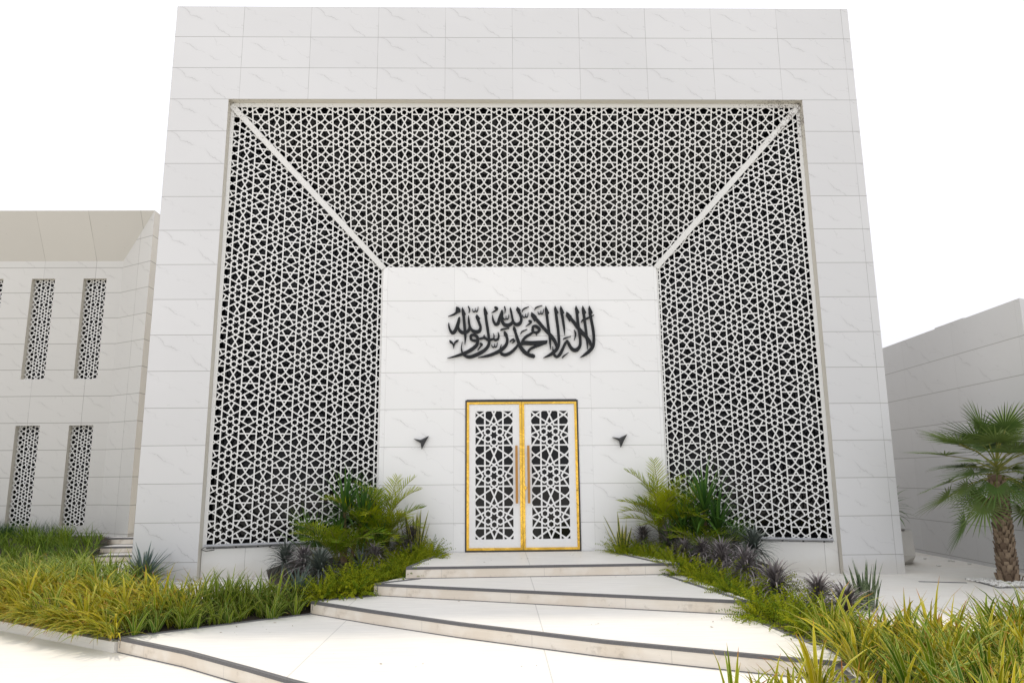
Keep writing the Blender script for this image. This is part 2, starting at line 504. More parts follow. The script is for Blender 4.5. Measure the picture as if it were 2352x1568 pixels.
def blade_dir(g, base, d, side, length, width, sag=0.3, nseg=4, tint=0.5, fold=0.2, wp=0.35, sharp=1.2):
    """strap leaflet along direction d with its flat side given, sagging down"""
    p = Vector(base); d = Vector(d).normalized(); side = Vector(side)
    side = (side - d * side.dot(d)).normalized()
    verts, faces, uvs = [], [], []
    ds = length / nseg
    for i in range(nseg + 1):
        sv = i / nseg
        w = width * 0.5 * min(1.0, wp + sv * 3.0) * max(0.03, (1 - sv ** (2.2 * sharp)))
        nrm = side.cross(d)
        verts += [p - side * w + nrm * (fold * w), p.copy(), p + side * w + nrm * (fold * w)]
        p = p + d * ds
        d = (d + Vector((0, 0, -sag / nseg * (0.4 + sv)))).normalized()
        side = (side - d * side.dot(d)).normalized()
    for i in range(nseg):
        a = 3 * i
        v0, v1 = i / nseg, (i + 1) / nseg
        faces += [(a, a + 1, a + 4, a + 3), (a + 1, a + 2, a + 5, a + 4)]
        uvs += [[(0, v0), (0.5, v0), (0.5, v1), (0, v1)], [(0.5, v0), (1, v0), (1, v1), (0.5, v1)]]
    g.raw(verts, faces, uvs, tint)

# ------------------------------------------------------------------ lattice (pierced star pattern)
def union2d(polys):
    """triangulated union of 2-D polygons -> (verts, tris)"""
    vs, fs = [], []
    for p in polys:
        p = [Vector(q) for q in p]
        ar = sum(a.x * c.y - c.x * a.y for a, c in zip(p, p[1:] + p[:1]))
        if abs(ar) < 1e-9: continue
        if ar < 0: p = p[::-1]
        b = len(vs)
        vs += [Vector(q) for q in p]
        fs.append(list(range(b, b + len(p))))
    ov, oe, of, a_, b_, c_ = delaunay_2d_cdt(vs, [], fs, 1, 1e-6)
    return ov, [f for f, src in zip(of, c_) if src]

def strip(pts, w):
    out = []
    for (a, b) in zip(pts[:-1], pts[1:]):
        a, b = Vector(a), Vector(b)
        d = (b - a).normalized()
        n = Vector((-d.y, d.x)) * (w / 2)
        e = d * (w * 0.12)
        out.append([a - e - n, b + e - n, b + e + n, a - e + n])
    return out

def lattice_cell(lw, door=False):
    T = math.tan
    segs = []
    r, rad = (0.172, 0.088) if door else (0.19, 0.0975)
    for k in range(6):
        a = R(90 + 60 * k)
        c = Vector((r * math.cos(a), r * math.sin(a)))
        hexa = [c + Vector((rad * math.cos(R(90 + 60 * j)), rad * math.sin(R(90 + 60 * j)))) for j in range(7)]
        segs.append(hexa)
    vx = 0.2265 if door else 0.25
    for sx in (-vx, vx):
        segs.append([(sx, 0.047), (sx, 1 - 0.047)])
    bx = 0.112 if door else 0.25
    for sy in (0.25, 0.75):
        segs.append([(bx, sy), (1 - bx, sy)])
    hy = 0.132 if door else 0.144
    segs.append([(vx, -hy), (1 - vx, hy)])
    segs.append([(vx, hy), (1 - vx, -hy)])
    ex, ey = (0.112, 0.25) if door else (0.091, 0.3425)
    segs.append([(-ex, ey), (ex, 1 - ey)])
    segs.append([(ex, ey), (-ex, 1 - ey)])
    def bez(a, c, b, n=4):
        a, c, b = Vector(a), Vector(c), Vector(b)
        return [a * (1 - t) ** 2 + c * (2 * t * (1 - t)) + b * t * t for t in [i / n for i in range(n + 1)]]
    q = [(0.0, 0.728 if door else 0.71)] + (bez((0.355, 0.5), (0.445, 0.45), (0.490, 0.36)) + [(0.728, 0.0)] if door else bez((0.364, 0.5), (0.46, 0.4446), (0.5, 0.375)) + [(0.662, 0.094)])
    for fx in (0, 1):
        for fy in (0, 1):
            segs.append([((1 - p[0]) if fx else p[0], (1 - p[1]) if fy else p[1]) for p in q])
    polys = []
    for i in (-1, 0, 1, 2):
        for j in (-1, 0, 1, 2):
            for sg in segs:
                for p in strip([(a[0] + i, a[1] + j) for a in sg], lw):
                    xs = [t.x for t in p]; ys = [t.y for t in p]
                    if max(xs) > -0.02 and min(xs) < 1.02 and max(ys) > -0.02 and min(ys) < 1.02:
                        polys.append(p)
    vs, tris = union2d(polys)
    bm = bmesh.new()
    bv = [bm.verts.new((v.x, v.y, 0)) for v in vs]
    for f in tris:
        try: bm.faces.new([bv[i] for i in f])
        except ValueError: pass
    for co, no in (((0, 0, 0), (-1, 0, 0)), ((1, 0, 0), (1, 0, 0)), ((0, 0, 0), (0, -1, 0)), ((0, 1, 0), (0, 1, 0))):
        bmesh.ops.bisect_plane(bm, geom=bm.verts[:] + bm.edges[:] + bm.faces[:], dist=1e-6, plane_co=co, plane_no=no, clear_outer=True)
    bm.verts.ensure_lookup_table(); bm.verts.index_update()
    V = [(v.co.x, v.co.y) for v in bm.verts]
    F = [[v.index for v in f.verts] for f in bm.faces]
    bm.free()
    return V, F

CELL = lattice_cell(0.037)
CELL_DOOR = lattice_cell(0.038, True)

def lattice(name, poly, pitch, ph, org, U, W, thick, mat, parent, cell=None, pitch_v=None, frame=0.0):
    """lattice clipped to a convex 2-D polygon (metres), placed at org + u*U + v*W, with real thickness behind its face"""
    cell = cell or CELL
    pv = pitch_v or pitch
    xs = [p[0] for p in poly]; ys = [p[1] for p in poly]
    i0, i1 = math.floor((min(xs) - ph[0]) / pitch), math.ceil((max(xs) - ph[0]) / pitch)
    j0, j1 = math.floor((min(ys) - ph[1]) / pv), math.ceil((max(ys) - ph[1]) / pv)
    bm = bmesh.new()
    cx, cy = sum(xs) / len(xs), sum(ys) / len(ys)
    def outside(x0, y0, x1, y1):
        for a, b in zip(poly, poly[1:] + poly[:1]):
            ex, ey = b[0] - a[0], b[1] - a[1]
            sgn = 1 if (ex * (cy - a[1]) - ey * (cx - a[0])) > 0 else -1
            if all(sgn * (ex * (y - a[1]) - ey * (x - a[0])) < 0 for x in (x0, x1) for y in (y0, y1)): return True
        return False
    for i in range(i0, i1):
        for j in range(j0, j1):
            ox, oy = ph[0] + i * pitch, ph[1] + j * pv
            if outside(ox, oy, ox + pitch, oy + pv): continue
            bv = [bm.verts.new((ox + x * pitch, oy + y * pv, 0)) for x, y in cell[0]]
            for f in cell[1]:
                bm.faces.new([bv[q] for q in f])
    bmesh.ops.remove_doubles(bm, verts=bm.verts, dist=pitch * 2e-4)
    for a, b in zip(poly, poly[1:] + poly[:1]):
        e = Vector((b[0] - a[0], b[1] - a[1], 0))
        n = Vector((e.y, -e.x, 0))
        if n.dot(Vector((cx - a[0], cy - a[1], 0))) > 0: n = -n
        bmesh.ops.bisect_plane(bm, geom=bm.verts[:] + bm.edges[:] + bm.faces[:], dist=1e-6, plane_co=(a[0], a[1], 0), plane_no=n, clear_outer=True)
    bm.verts.ensure_lookup_table(); bm.verts.index_update()
    U, W, org = Vector(U).normalized(), Vector(W).normalized(), Vector(org)
    nrm = U.cross(W).normalized()
    if nrm.y > 0: nrm = -nrm                       # outward, towards the plaza
    front = [org + U * v.co.x + W * v.co.y for v in bm.verts]
    back = [p - nrm * thick for p in front]
    nv = len(front)
    faces = []
    for f in bm.faces:
        idx = [v.index for v in f.verts]
        a, b, c = front[idx[0]], front[idx[1]], front[idx[2]]
        if (b - a).cross(c - a).dot(nrm) < 0: idx = idx[::-1]
        faces.append(idx)
        faces.append([q + nv for q in idx[::-1]])
        m_ = len(idx)
        for q in range(m_):
            e0, e1 = idx[q], idx[(q + 1) % m_]
            ed = bm.edges.get((bm.verts[e0], bm.verts[e1]))
            if ed is not None and len(ed.link_faces) == 1:
                faces.append([e1, e0, e0 + nv, e1 + nv])
    bm.free()
    me = bpy.data.meshes.new(name)
    me.from_pydata([tuple(p) for p in front + back], [], faces)
    me.materials.append(mat)
    me.update()
    return link(name, me, parent)

def holed_wall(g, y, x0, x1, z0, z1, holes, depth, mi_rev=0):
    """vertical wall facing -y with rectangular holes and their reveals"""
    xs = sorted({x0, x1, *[h[0] for h in holes], *[h[1] for h in holes]})
    zs = sorted({z0, z1, *[h[2] for h in holes], *[h[3] for h in holes]})
    for xa, xb in zip(xs[:-1], xs[1:]):
        for za, zb in zip(zs[:-1], zs[1:]):
            mx, mz = (xa + xb) / 2, (za + zb) / 2
            if any(h[0] < mx < h[1] and h[2] < mz < h[3] for h in holes): continue
            g.face([(xa, y, za), (xb, y, za), (xb, y, zb), (xa, y, zb)])
    if depth:
        for a, b, c, d in holes:
            yb = y + depth
            g.face([(a, y, c), (a, yb, c), (a, yb, d), (a, y, d)], mi=mi_rev)
            g.face([(b, yb, c), (b, y, c), (b, y, d), (b, yb, d)], mi=mi_rev)
            g.face([(a, y, d), (a, yb, d), (b, yb, d), (b, y, d)], mi=mi_rev)
            g.face([(a, yb, c), (a, y, c), (b, y, c), (b, yb, c)], mi=mi_rev)

# ------------------------------------------------------------------ ground, plaza, terraces
g = G()
g.face([(-300, -300, -0.28), (300, -300, -0.28), (300, 300, -0.28), (-300, 300, -0.28)])
tag(g.build("plaza", M['pave']), kind="structure")

def slab(name, poly, z, zb, mat, kind="structure"):
    g = G()
    g.face([(x, y, z) for x, y in poly])
    for a, b in zip(poly, poly[1:] + poly[:1]):
        g.face([(a[0], a[1], zb), (b[0], b[1], zb), (b[0], b[1], z), (a[0], a[1], z)])
    return tag(g.build(name, mat), kind=kind)

slab("pavement", [(2.06, 0.80), (2.06, -1.0), (2.3, -3.25), (2.56, -4.8), (2.2, -9.5), (40, -9.5), (40, 40), (6.0, 40), (6.0, 0.8)], 0.0, -0.3, M['terrace'])
slab("pavement", [(-1.9, -1.6), (-2.66, -1.85), (-3.2, -1.45), (-4.7, -2.2), (-5.5, -1.3), (-6.2, 0.0), (-7.4, 1.0), (-20, 1.9), (-20, 30), (-5.9, 30), (-5.9, 0.8), (-1.9, 0.8)][::-1], -0.004, -0.3, M['terrace'])
slab("raised_terrace", [(-30, 4.15), (-8.5, 4.15), (-8.5, 30), (-30, 30)], 0.34, -0.1, M['terrace'])

# entrance steps: four treads, each with its riser and dark nosing
steps = tag(empty("entrance_steps", (0, -2, 0)), "cream stone steps with dark nosings fanning down from the gold door", "steps")
def add_step(front, back, z, h, parent, nose=0.026, nd=0.045):
    """front: polyline left to right along the nosing; back: points right to left"""
    off = -Vector(parent.location)
    F = [Vector((x, y, z)) + off for x, y in front]
    B = [Vector((x, y, z)) + off for x, y in back]
    g = G()
    g.face(F + B, [(p.x, p.y) for p in F + B])
    tr = g.build("step", M['tread'], parent)
    g = G()
    acc = 0.0
    for a, b in zip(F[:-1], F[1:]):
        L = (b - a).length
        dz = Vector((0, 0, -h))
        g.face([a + dz, b + dz, b, a], [(acc, -h), (acc + L, -h), (acc + L, 0), (acc, 0)])
        acc += L
    for a, b in ((B[-1], F[0]), (F[-1], B[0])):
        dz = Vector((0, 0, -h))
        g.face([a + dz, b + dz, b, a])
    g.build("riser", M['riser'], tr)
    # mitred nosing band and the dark joint at the riser's foot
    def band(name, out, back_, ztop, zbot):
        gg = G()
        ns = []
        for i in range(len(F)):
            d = (F[min(i + 1, len(F) - 1)] - F[max(i - 1, 0)]).normalized()
            ns.append(Vector((d.y, -d.x, 0)))
        up0, up1 = Vector((0, 0, ztop)), Vector((0, 0, zbot))
        for i in range(len(F) - 1):
            a, b, na, nb = F[i], F[i + 1], ns[i], ns[i + 1]
            gg.face([a + na * out + up1, b + nb * out + up1, b + nb * out + up0, a + na * out + up0])
            gg.face([a + na * out + up0, b + nb * out + up0, b - nb * back_ + up0, a - na * back_ + up0])
            gg.face([a - na * back_ + up1, b - nb * back_ + up1, b + nb * out + up1, a + na * out + up1])
        gg.build(name, M['nose'], tr)
    band("nosing", 0.006, nd, 0.005, -nose)
    band("foot_joint", 0.004, 0.01, -h + 0.008, -h)
    return tr

Z1, Z2, Z3, Z4, ZP = 0.32, 0.17, 0.02, -0.13, -0.28
add_step([(-1.60, -1.175), (2.30, -1.05)], [(1.90, 0.83), (-1.30, 0.83)], Z1, 0.15, steps)
add_step([(-1.97, -1.62), (-1.2, -1.93), (0.8, -2.70), (2.56, -3.37)], [(2.25, -0.6), (-1.45, -0.6)], Z2, 0.15, steps)
add_step([(-2.70, -2.04), (-1.75, -2.80), (-0.743, -3.55), (0.711, -4.50), (1.968, -5.156), (3.1, -5.72)], [(2.6, -2.6), (2.2, -1.4), (-1.6, -1.3), (-1.9, -1.56)], Z3, 0.15, steps)
add_step([(-4.47, -3.32), (-3.476, -4.0), (-2.619, -4.70), (-2.093, -5.15), (-0.4, -6.45), (2.4, -8.4)], [(2.6, -4.4), (1.0, -3.6), (-2.6, -1.9), (-2.66, -1.98)], Z4, 0.15, steps)

# dark edging strips between steps and planting
def edging(name, lines, label):
    g = G()
    for a, b, z in lines:
        g.obox((a[0], a[1], z - 0.10), (b[0], b[1], z - 0.10), 0.04, 0.112, (0, 0, 1))
    tag(g.build(name, M['edge']), label, "edging")
edging("planter_edging", [((-1.19, 0.82), (-1.57, -1.15), Z1), ((-1.40, -1.20), (-1.93, -1.63), Z2), ((-1.93, -1.64), (-2.68, -2.05), Z3), ((-2.69, -2.05), (-4.45, -3.33), Z4)],
       "dark grey metal edging along the planting left of the steps")
edging("planter_edging", [((1.50, 0.82), (2.06, -1.05), Z1), ((2.05, -1.07), (2.46, -3.32), Z2), ((2.44, -3.34), (2.60, -4.80), Z3), ((2.60, -4.82), (2.25, -7.5), Z4 + 0.12)],
       "dark grey metal edging along the planting right of the steps")

def soil(name, poly, fz, mat=None):
    g = G()
    g.face([(x, y, max(0.03, fz(x, y)) if fz(x, y) != 0.0 else -0.10) for x, y in poly])
    bm = bmesh.new()
    o = g.build(name, mat or M['soil'])
    bm.from_mesh(o.data)
    bmesh.ops.triangulate(bm, faces=bm.faces)
    bm.to_mesh(o.data); bm.free()
    return tag(o, kind="structure")
zl = lambda x, y: 0.22 + 0.11 * y
zr = lambda x, y: 0.24 + 0.06 * y
soil("soil", [(-1.2, 0.83), (-1.57, -1.15), (-1.93, -1.63), (-2.66, -2.0), (-3.0, -1.55), (-3.55, -1.0), (-3.85, -0.2), (-3.6, 0.45), (-2.4, 0.80)], zl)
soil("soil", [(1.52, 0.83), (2.6, 0.80), (3.75, 0.45), (3.85, -0.9), (3.2, -2.0), (3.4, -3.6), (3.7, -4.4), (2.62, -4.8), (2.45, -3.32), (2.07, -1.05)], zr)
BED_L = [(-4.45, -3.28), (-2.72, -1.99), (-2.75, -1.62), (-3.2, -1.35), (-4.7, -2.1), (-5.35, -1.3), (-5.3, -0.35), (-6.2, 0.25), (-7.4, 1.35), (-14, 2.0), (-14, 1.1), (-6.75, -1.88)]
BED_R = [(2.66, -4.85), (2.3, -9.3), (12, -9.3), (12, -1.6), (7.6, -2.95), (6.2, -3.6), (4.9, -4.1), (3.7, -4.75)]
BED_A = [(-7.55, 1.5), (-8.05, 2.4), (-8.2, 3.0), (-8.38, 3.5), (-8.52, 4.2), (-9.1, 4.85), (-16, 4.85), (-16, 2.2)]
def seg_d(x, y, P):
    best = 1e9
    for (x0, y0), (x1, y1) in zip(P[:-1], P[1:]):
        t = max(0, min(1, ((x - x0) * (x1 - x0) + (y - y0) * (y1 - y0)) / ((x1 - x0) ** 2 + (y1 - y0) ** 2)))
        best = min(best, math.hypot(x - x0 - t * (x1 - x0), y - y0 - t * (y1 - y0)))
    return best
FRONT_L = [(-2.72, -1.99), (-4.45, -3.28), (-6.75, -1.88), (-14, 1.1)]
zbl = lambda x, y: -0.15 + 0.18 * min(1.0, seg_d(x, y, FRONT_L) / 0.6)
zba = lambda x, y: 0.02 + 0.34 * max(0.0, min(1.0, (y - 1.9) / 2.2))
def soil_grid(name, poly, fz, step=0.25):
    g = G()
    xs = [p[0] for p in poly]; ys = [p[1] for p in poly]
    bm = bmesh.new()
    nx, ny = int((max(xs) - min(xs)) / step) + 1, int((max(ys) - min(ys)) / step) + 1
    vs = [[bm.verts.new((min(xs) + i * step, min(ys) + j * step, 0)) for j in range(ny + 1)] for i in range(nx + 1)]
    for i in range(nx):
        for j in range(ny):
            x, y = min(xs) + (i + .5) * step, min(ys) + (j + .5) * step
            if in_poly(x, y, poly): bm.faces.new([vs[i][j], vs[i + 1][j], vs[i + 1][j + 1], vs[i][j + 1]])
    bmesh.ops.delete(bm, geom=[v for v in bm.verts if not v.link_faces], context='VERTS')
    for v in bm.verts: v.co.z = fz(v.co.x, v.co.y)
    me = bpy.data.meshes.new(name); bm.to_mesh(me); bm.free()
    me.materials.append(M['soil'])
    return tag(link(name, me), kind="structure")
def in_poly(x, y, P):
    c = False
    for (x0, y0), (x1, y1) in zip(P, P[1:] + P[:1]):
        if (y0 > y) != (y1 > y) and x < (x1 - x0) * (y - y0) / (y1 - y0) + x0: c = not c
    return c
soil_grid("soil", BED_L, zbl, 0.12)
soil_grid("soil", BED_A, zba, 0.2)
soil("soil", BED_R, lambda x, y: 0.03)
soil("soil", [(2.62, -4.95), (2.75, -5.6), (1.25, -6.45), (0.9, -9.3), (2.3, -9.3), (2.5, -6.0)], lambda x, y: 0.0, None)

# ------------------------------------------------------------------ portal building
XL, XR, H = -6.0, 6.13, 9.9
OL, OR, OT = -4.98, 5.148, 8.1
RV = 0.15
portal = tag(empty("portal_building", (0, 0, 0)), "tall square marble portal with deep pierced niche around its gold door", "building")
g = G()
def fq(x0, x1, z0, z1, y=0.0):
    g.face([(x0, y, z0), (x1, y, z0), (x1, y, z1), (x0, y, z1)])
fq(XL, OL, -0.3, OT); fq(OR, XR, -0.3, OT); fq(XL, XR, OT, H)
g.face([(XL, 11, -0.3), (XL, 0, -0.3), (XL, 0, H), (XL, 11, H)])
g.face([(XR, 0, -0.3), (XR, 11, -0.3), (XR, 11, H), (XR, 0, H)])
g.face([(XL, 0, H), (XR, 0, H), (XR, 11, H), (XL, 11, H)])
g.face([(XR, 11, -0.3), (XL, 11, -0.3), (XL, 11, H), (XR, 11, H)])
g.build("wall", M['front'], portal)
g = G()
g.face([(OL, 0, -0.3), (OL, RV, -0.3), (OL, RV, OT), (OL, 0, OT)])
g.face([(OR, RV, -0.3), (OR, 0, -0.3), (OR, 0, OT), (OR, RV, OT)])
g.face([(OL, 0, OT), (OL, RV, OT), (OR, RV, OT), (OR, 0, OT)])
g.build("opening_reveal", M['reveal'], portal)
# inner wall with the door opening
CL, CR, CT, CY = -2.342, 2.594, 5.293, 0.85
DL, DR, DB, DT = -0.857, 1.098, 0.335, 2.858
g = G()
holed_wall(g, CY, CL, CR, 0.0, CT, [(DL, DR, 0.0, DT)], 0)
g.face([(CL, CY + 0.5, 0), (CL, CY, 0), (CL, CY, CT), (CL, CY + 0.5, CT)])
g.face([(CR, CY, 0), (CR, CY + 0.5, 0), (CR, CY + 0.5, CT), (CR, CY, CT)])
g.face([(CL, CY, CT), (CR, CY, CT), (CR, CY + 0.5, CT), (CL, CY + 0.5, CT)])
g.build("inner_wall", M['center'], portal)
# screens: plan lines of the splayed sides and the sloping top
JL0, JL1 = Vector((OL, RV, 0)), Vector((CL, CY + 0.03, 0))
JR0, JR1 = Vector((OR, RV, 0)), Vector((CR, CY + 0.03, 0))
UL, UR = (JL1 - JL0).normalized(), (JR1 - JR0).normalized()
LL, LR = (JL1 - JL0).length, (JR1 - JR0).length
SILL = 0.52
TT = Vector((0, RV, OT - 0.07))
TB = Vector((0, CY + 0.03, CT + 0.0))
WT = (TB - TT).normalized()
LT = (TB - TT).length
lattice("screen_panel", [(0.0, SILL), (LL, SILL), (LL, CT), (0.0, OT - 0.07)], 0.553, (0.30, 0.768 + 0.001), JL0, UL, (0, 0, 1), 0.014, M['screen'], portal, pitch_v=0.5565)
lattice("screen_panel", [(0.0, SILL), (LR, SILL), (LR, CT), (0.0, OT - 0.07)], 0.549, (0.26, 1.961 - 0.5545 * 2), JR0, UR, (0, 0, 1), 0.014, M['screen'], portal, pitch_v=0.5545)
lattice("screen_panel", [(OL, 0.0), (OR, 0.0), (CR, LT), (CL, LT)], 0.5635, (-0.242, 0.545), TT, (1, 0, 0), WT, 0.014, M['screen'], portal, pitch_v=0.5615)
# screen frames and the two mitre beams
g = G()
nL = Vector((UL.y, -UL.x, 0)); nR = Vector((-UR.y, UR.x, 0))
if nL.y > 0: nL = -nL
if nR.y > 0: nR = -nR
nT = Vector((1, 0, 0)).cross(WT)
if nT.y > 0: nT = -nT
zz = Vector((0, 0, 1))
for J, U_, n_, L_ in ((JL0, UL, nL, LL), (JR0, UR, nR, LR)):
    g.obox(J + U_ * 0.03 + zz * 0.02, J + U_ * 0.03 + zz * (OT - 0.07), 0.06, 0.012, n_)
    g.obox(J + U_ * (L_ - 0.02) + zz * 0.3 - n_ * 0.02, J + U_ * (L_ - 0.02) + zz * CT - n_ * 0.02, 0.03, 0.018, n_)
g.obox(Vector((OL, RV, OT - 0.04)), Vector((OR, RV, OT - 0.04)), 0.075, 0.016, (0, -1, 0))
g.build("screen_frame", M['beam'], portal)
for J0, J1, sx, uu in ((JL0, JL1, 1, UL), (JR0, JR1, -1, UR)):
    a = Vector((J0.x, RV, OT - 0.04)); b = Vector((J1.x, J1.y, CT - 0.02))
    g = G()
    n_ = (nT + (nL if sx > 0 else nR)).normalized()
    g.obox(a + (b - a) * 0.004 - n_ * 0.01, b - n_ * 0.01, 0.10, 0.06, n_)
    g.build("mitre_beam", M['beam'], portal)
# dark glazing behind the screens
g = G()
gp = 0.30
cl, cr, ct = CL, CR, CT
for J0, J1, n_, x_o, x_c in ((JL0, JL1, nL, OL, CL), (JR0, JR1, nR, OR, CR)):
    a, b = J0 - n_ * gp, J1 - n_ * gp
    a = a + (a - b) * 0.03; b = b + (b - a) * 0.12
    g.face([a + zz * 0.0, b + zz * 0.0, b + zz * 9.0, a + zz * 9.0])
g.build("glazing", M['dark'], portal)
g = G()
a, b = TT - nT * gp - WT * 0.15, TB - nT * gp + WT * 0.4
g.face([(OL - 0.05, b.y, b.z), (OR + 0.05, b.y, b.z), (OR + 0.05, a.y, a.z), (OL - 0.05, a.y, a.z)])
g.build("glazing", M['dark'], portal)
# low base walls under the side screens
for J, U_, n_, L_ in ((JL0, UL, nL, LL), (JR0, UR, nR, LR)):
    g = G()
    a, b = J + n_ * 0.03, J + U_ * (L_ + 0.05) + n_ * 0.03
    c, d = J - n_ * 0.4, J + U_ * (L_ + 0.05) - n_ * 0.4
    s0 = U_ if U_.x > 0 else -U_
    for p0, p1 in ((a, b),):
        if p0.x > p1.x: p0, p1 = p1, p0; c, d = d, c
        uv = [(p0.x, -0.3), (p1.x, -0.3), (p1.x, SILL - 0.04), (p0.x, SILL - 0.04)]
        g.face([p0 - zz * 0.3, p1 - zz * 0.3, p1 + zz * (SILL - 0.04), p0 + zz * (SILL - 0.04)], uv)
        g.face([p0 + zz * (SILL - 0.04), p1 + zz * (SILL - 0.04), d + zz * (SILL - 0.04), c + zz * (SILL - 0.04)])
    g.build("base_wall", M['base'], portal)

# door: frame, two leaves with pierced panel, glass, gold rim, handle
g = G()
g.box((DL - 0.004, CY - 0.016, DB - 0.015), (DL + 0.02, CY + 0.1, DT + 0.02))
g.box((DR - 0.02, CY - 0.016, DB - 0.015), (DR + 0.004, CY + 0.1, DT + 0.02))
g.box((DL + 0.02, CY - 0.02, DT - 0.012), (DR - 0.02, CY + 0.1, DT + 0.03))
g.box((DL + 0.02, CY - 0.02, DB - 0.015), (DR - 0.02, CY + 0.1, DB + 0.01))
g.build("door_frame", M['black'], portal)
MIDX = 0.120
for x0, x1, ox0, ox1, px, hx in ((DL + 0.022, MIDX - 0.003, -0.685, -0.041, -0.366, 0.020), (MIDX + 0.003, DR - 0.022, 0.281, 0.922, 0.601, 0.224)):
    z0, z1 = DB + 0.014, DT - 0.014
    oz0, oz1 = 0.526, 2.686
    yl = CY - 0.012
    g = G()
    rim = 0.040
    holed_wall(g, yl, x0 + rim, x1 - rim, z0 + rim, z1 - rim, [(ox0, ox1, oz0, oz1)], 0.03)
    lf = g.build("door_leaf", M['leafwhite'], portal)
    lattice("lattice", [(ox0, oz0), (ox1, oz0), (ox1, oz1), (ox0, oz1)], 0.693, (px, 1.578 - 0.693), (0, yl + 0.004, 0), (1, 0, 0), (0, 0, 1), 0.02, M['leafwhite'], lf, cell=CELL_DOOR)
    g = G()
    g.face([(ox0 - 0.02, yl + 0.031, oz0 - 0.02), (ox1 + 0.02, yl + 0.031, oz0 - 0.02), (ox1 + 0.02, yl + 0.031, oz1 + 0.02), (ox0 - 0.02, yl + 0.031, oz1 + 0.02)])
    g.build("glass", M['glass'], lf)
    g = G()
    yr, yb = yl - 0.014, yl + 0.05
    for (a, b, c, d) in ((x0, x0 + rim, z0, z1), (x1 - rim, x1, z0, z1), (x0 + rim, x1 - rim, z1 - rim * 0.9, z1), (x0 + rim, x1 - rim, z0, z0 + rim)):
        g.box((a, yr, c), (b, yb, d))
    g.build("gold_rim", M['gold'], lf)
    g = G()
    g.box((hx - 0.021, yl - 0.085, 1.118), (hx + 0.021, yl - 0.055, 2.088))
    for zc in (1.25, 1.95):
        g.tube([(hx, yl - 0.055, zc), (hx, yl + 0.005, zc)], 0.012)
    g.build("handle", M['bronze'], lf)
    if x0 > 0:
        g = G()
        g.box((0.150, yl - 0.026, 1.345), (0.185, yl + 0.002, 1.405))
        g.tube([(0.168, yl - 0.04, 1.385), (0.168, yl - 0.02, 1.385)], 0.013, 12)
        g.build("lock", M['gold'], lf)

# ------------------------------------------------------------------ calligraphy
def smooth_line(pts, n=5):
    P = [Vector(p) for p in pts]
    if len(P) < 3: return P
    out = []
    for i in range(len(P) - 1):
        p0, p1, p2, p3 = P[max(i - 1, 0)], P[i], P[i + 1], P[min(i + 2, len(P) - 1)]
        for k in range(n):
            t = k / n
            out.append(0.5 * ((2 * p1) + (p2 - p0) * t + (2 * p0 - 5 * p1 + 4 * p2 - p3) * t * t + (3 * p1 - p0 - 3 * p2 + p3) * t ** 3))
    out.append(P[-1])
    return out
POLYS = []
def st(*pts):
    L = smooth_line(pts)
    left, right = [], []
    for i, p in enumerate(L):
        d = (L[min(i + 1, len(L) - 1)] - L[max(i - 1, 0)]).xy
        d = d.normalized() if d.length > 0 else Vector((1, 0))
        n = Vector((-d.y, d.x)) * (max(p.z * 0.94, 3) / 2)
        left.append(p.xy + n); right.append(p.xy - n)
    for i in range(len(L) - 1):
        q = [left[i], left[i + 1], right[i + 1], right[i]]
        POLYS.append([q[0], q[1], q[2]]); POLYS.append([q[0], q[2], q[3]])
    for p in (L[0], L[-1]):
        if p.z > 12:
            POLYS.append([(p.x + p.z / 2 * math.cos(a), p.y + p.z / 2 * math.sin(a)) for a in [math.pi * 2 * k / 12 for k in range(12)]])
def pg(*pts): POLYS.append([Vector(p) for p in pts])
def alif(tx, ty, s=1.0):
    pg((tx, ty), (tx + 20 * s, ty + 38 * s), (tx + 47 * s, ty + 98 * s), (tx + 36 * s, ty + 112 * s), (tx - 6 * s, ty + 118 * s), (tx - 14 * s, ty + 45 * s))
def shadda(x, y):
    st((x, y, 6), (x + 5, y + 26, 12), (x + 22, y + 39, 15), (x + 38, y + 24, 11), (x + 40, y - 12, 5))
    st((x + 38, y + 24, 11), (x + 54, y + 37, 15), (x + 71, y + 18, 13), (x + 77, y - 30, 6))
def fatha(x0, y0, x1, y1, w=20):
    st((x0, y0, 7), (x0 + (x1 - x0) * .22, y0 + (y1 - y0) * .5 - 4, w), (x1, y1, 9))
def damma(hx, hy, r, tx, ty):
    st((hx - r * .5, hy - r * .5, r * 1.3), (hx + r * .3, hy, r * 1.6), (hx - r * .2, hy + r * .9, r * 1.0), ((hx + tx) / 2 - 2, (hy + r + ty) / 2, r * .75), (tx, ty, 5))
alif(2105, 246); st((2112, 340, 40), (2135, 480, 38), (2152, 600, 40), (2155, 700, 38), (2143, 785, 44), (2100, 845, 50), (2035, 898, 38), (1962, 940, 5))
alif(2017, 246); st((2028, 345, 38), (2042, 480, 37), (2055, 600, 36), (2064, 720, 30), (2067, 836, 5))
pg((1796, 328), (1832, 352), (1870, 396), (1852, 414), (1868, 440), (1836, 462), (1788, 382))
st((1820, 385, 46), (1870, 440, 44), (1960, 560, 50), (2035, 645, 48), (2085, 705, 44), (2115, 770, 36), (2126, 818, 10))
alif(1926, 244); st((1938, 345, 38), (1950, 500, 40), (1968, 640, 38), (1974, 730, 38), (1962, 795, 44), (1922, 838, 54), (1875, 836, 50), (1838, 795, 42), (1815, 745, 36), (1795, 718, 30))
st((1800, 720, 26), (1770, 755, 36), (1735, 828, 40), (1700, 893, 46), (1660, 928, 36), (1625, 905, 32), (1609, 850, 20), (1604, 786, 4))
st((1998, 474, 8), (2010, 445, 22), (2080, 416, 26), (2168, 374, 8))
alif(1722, 244); st((1733, 345, 38), (1750, 450, 36), (1762, 550, 28), (1768, 648, 4))
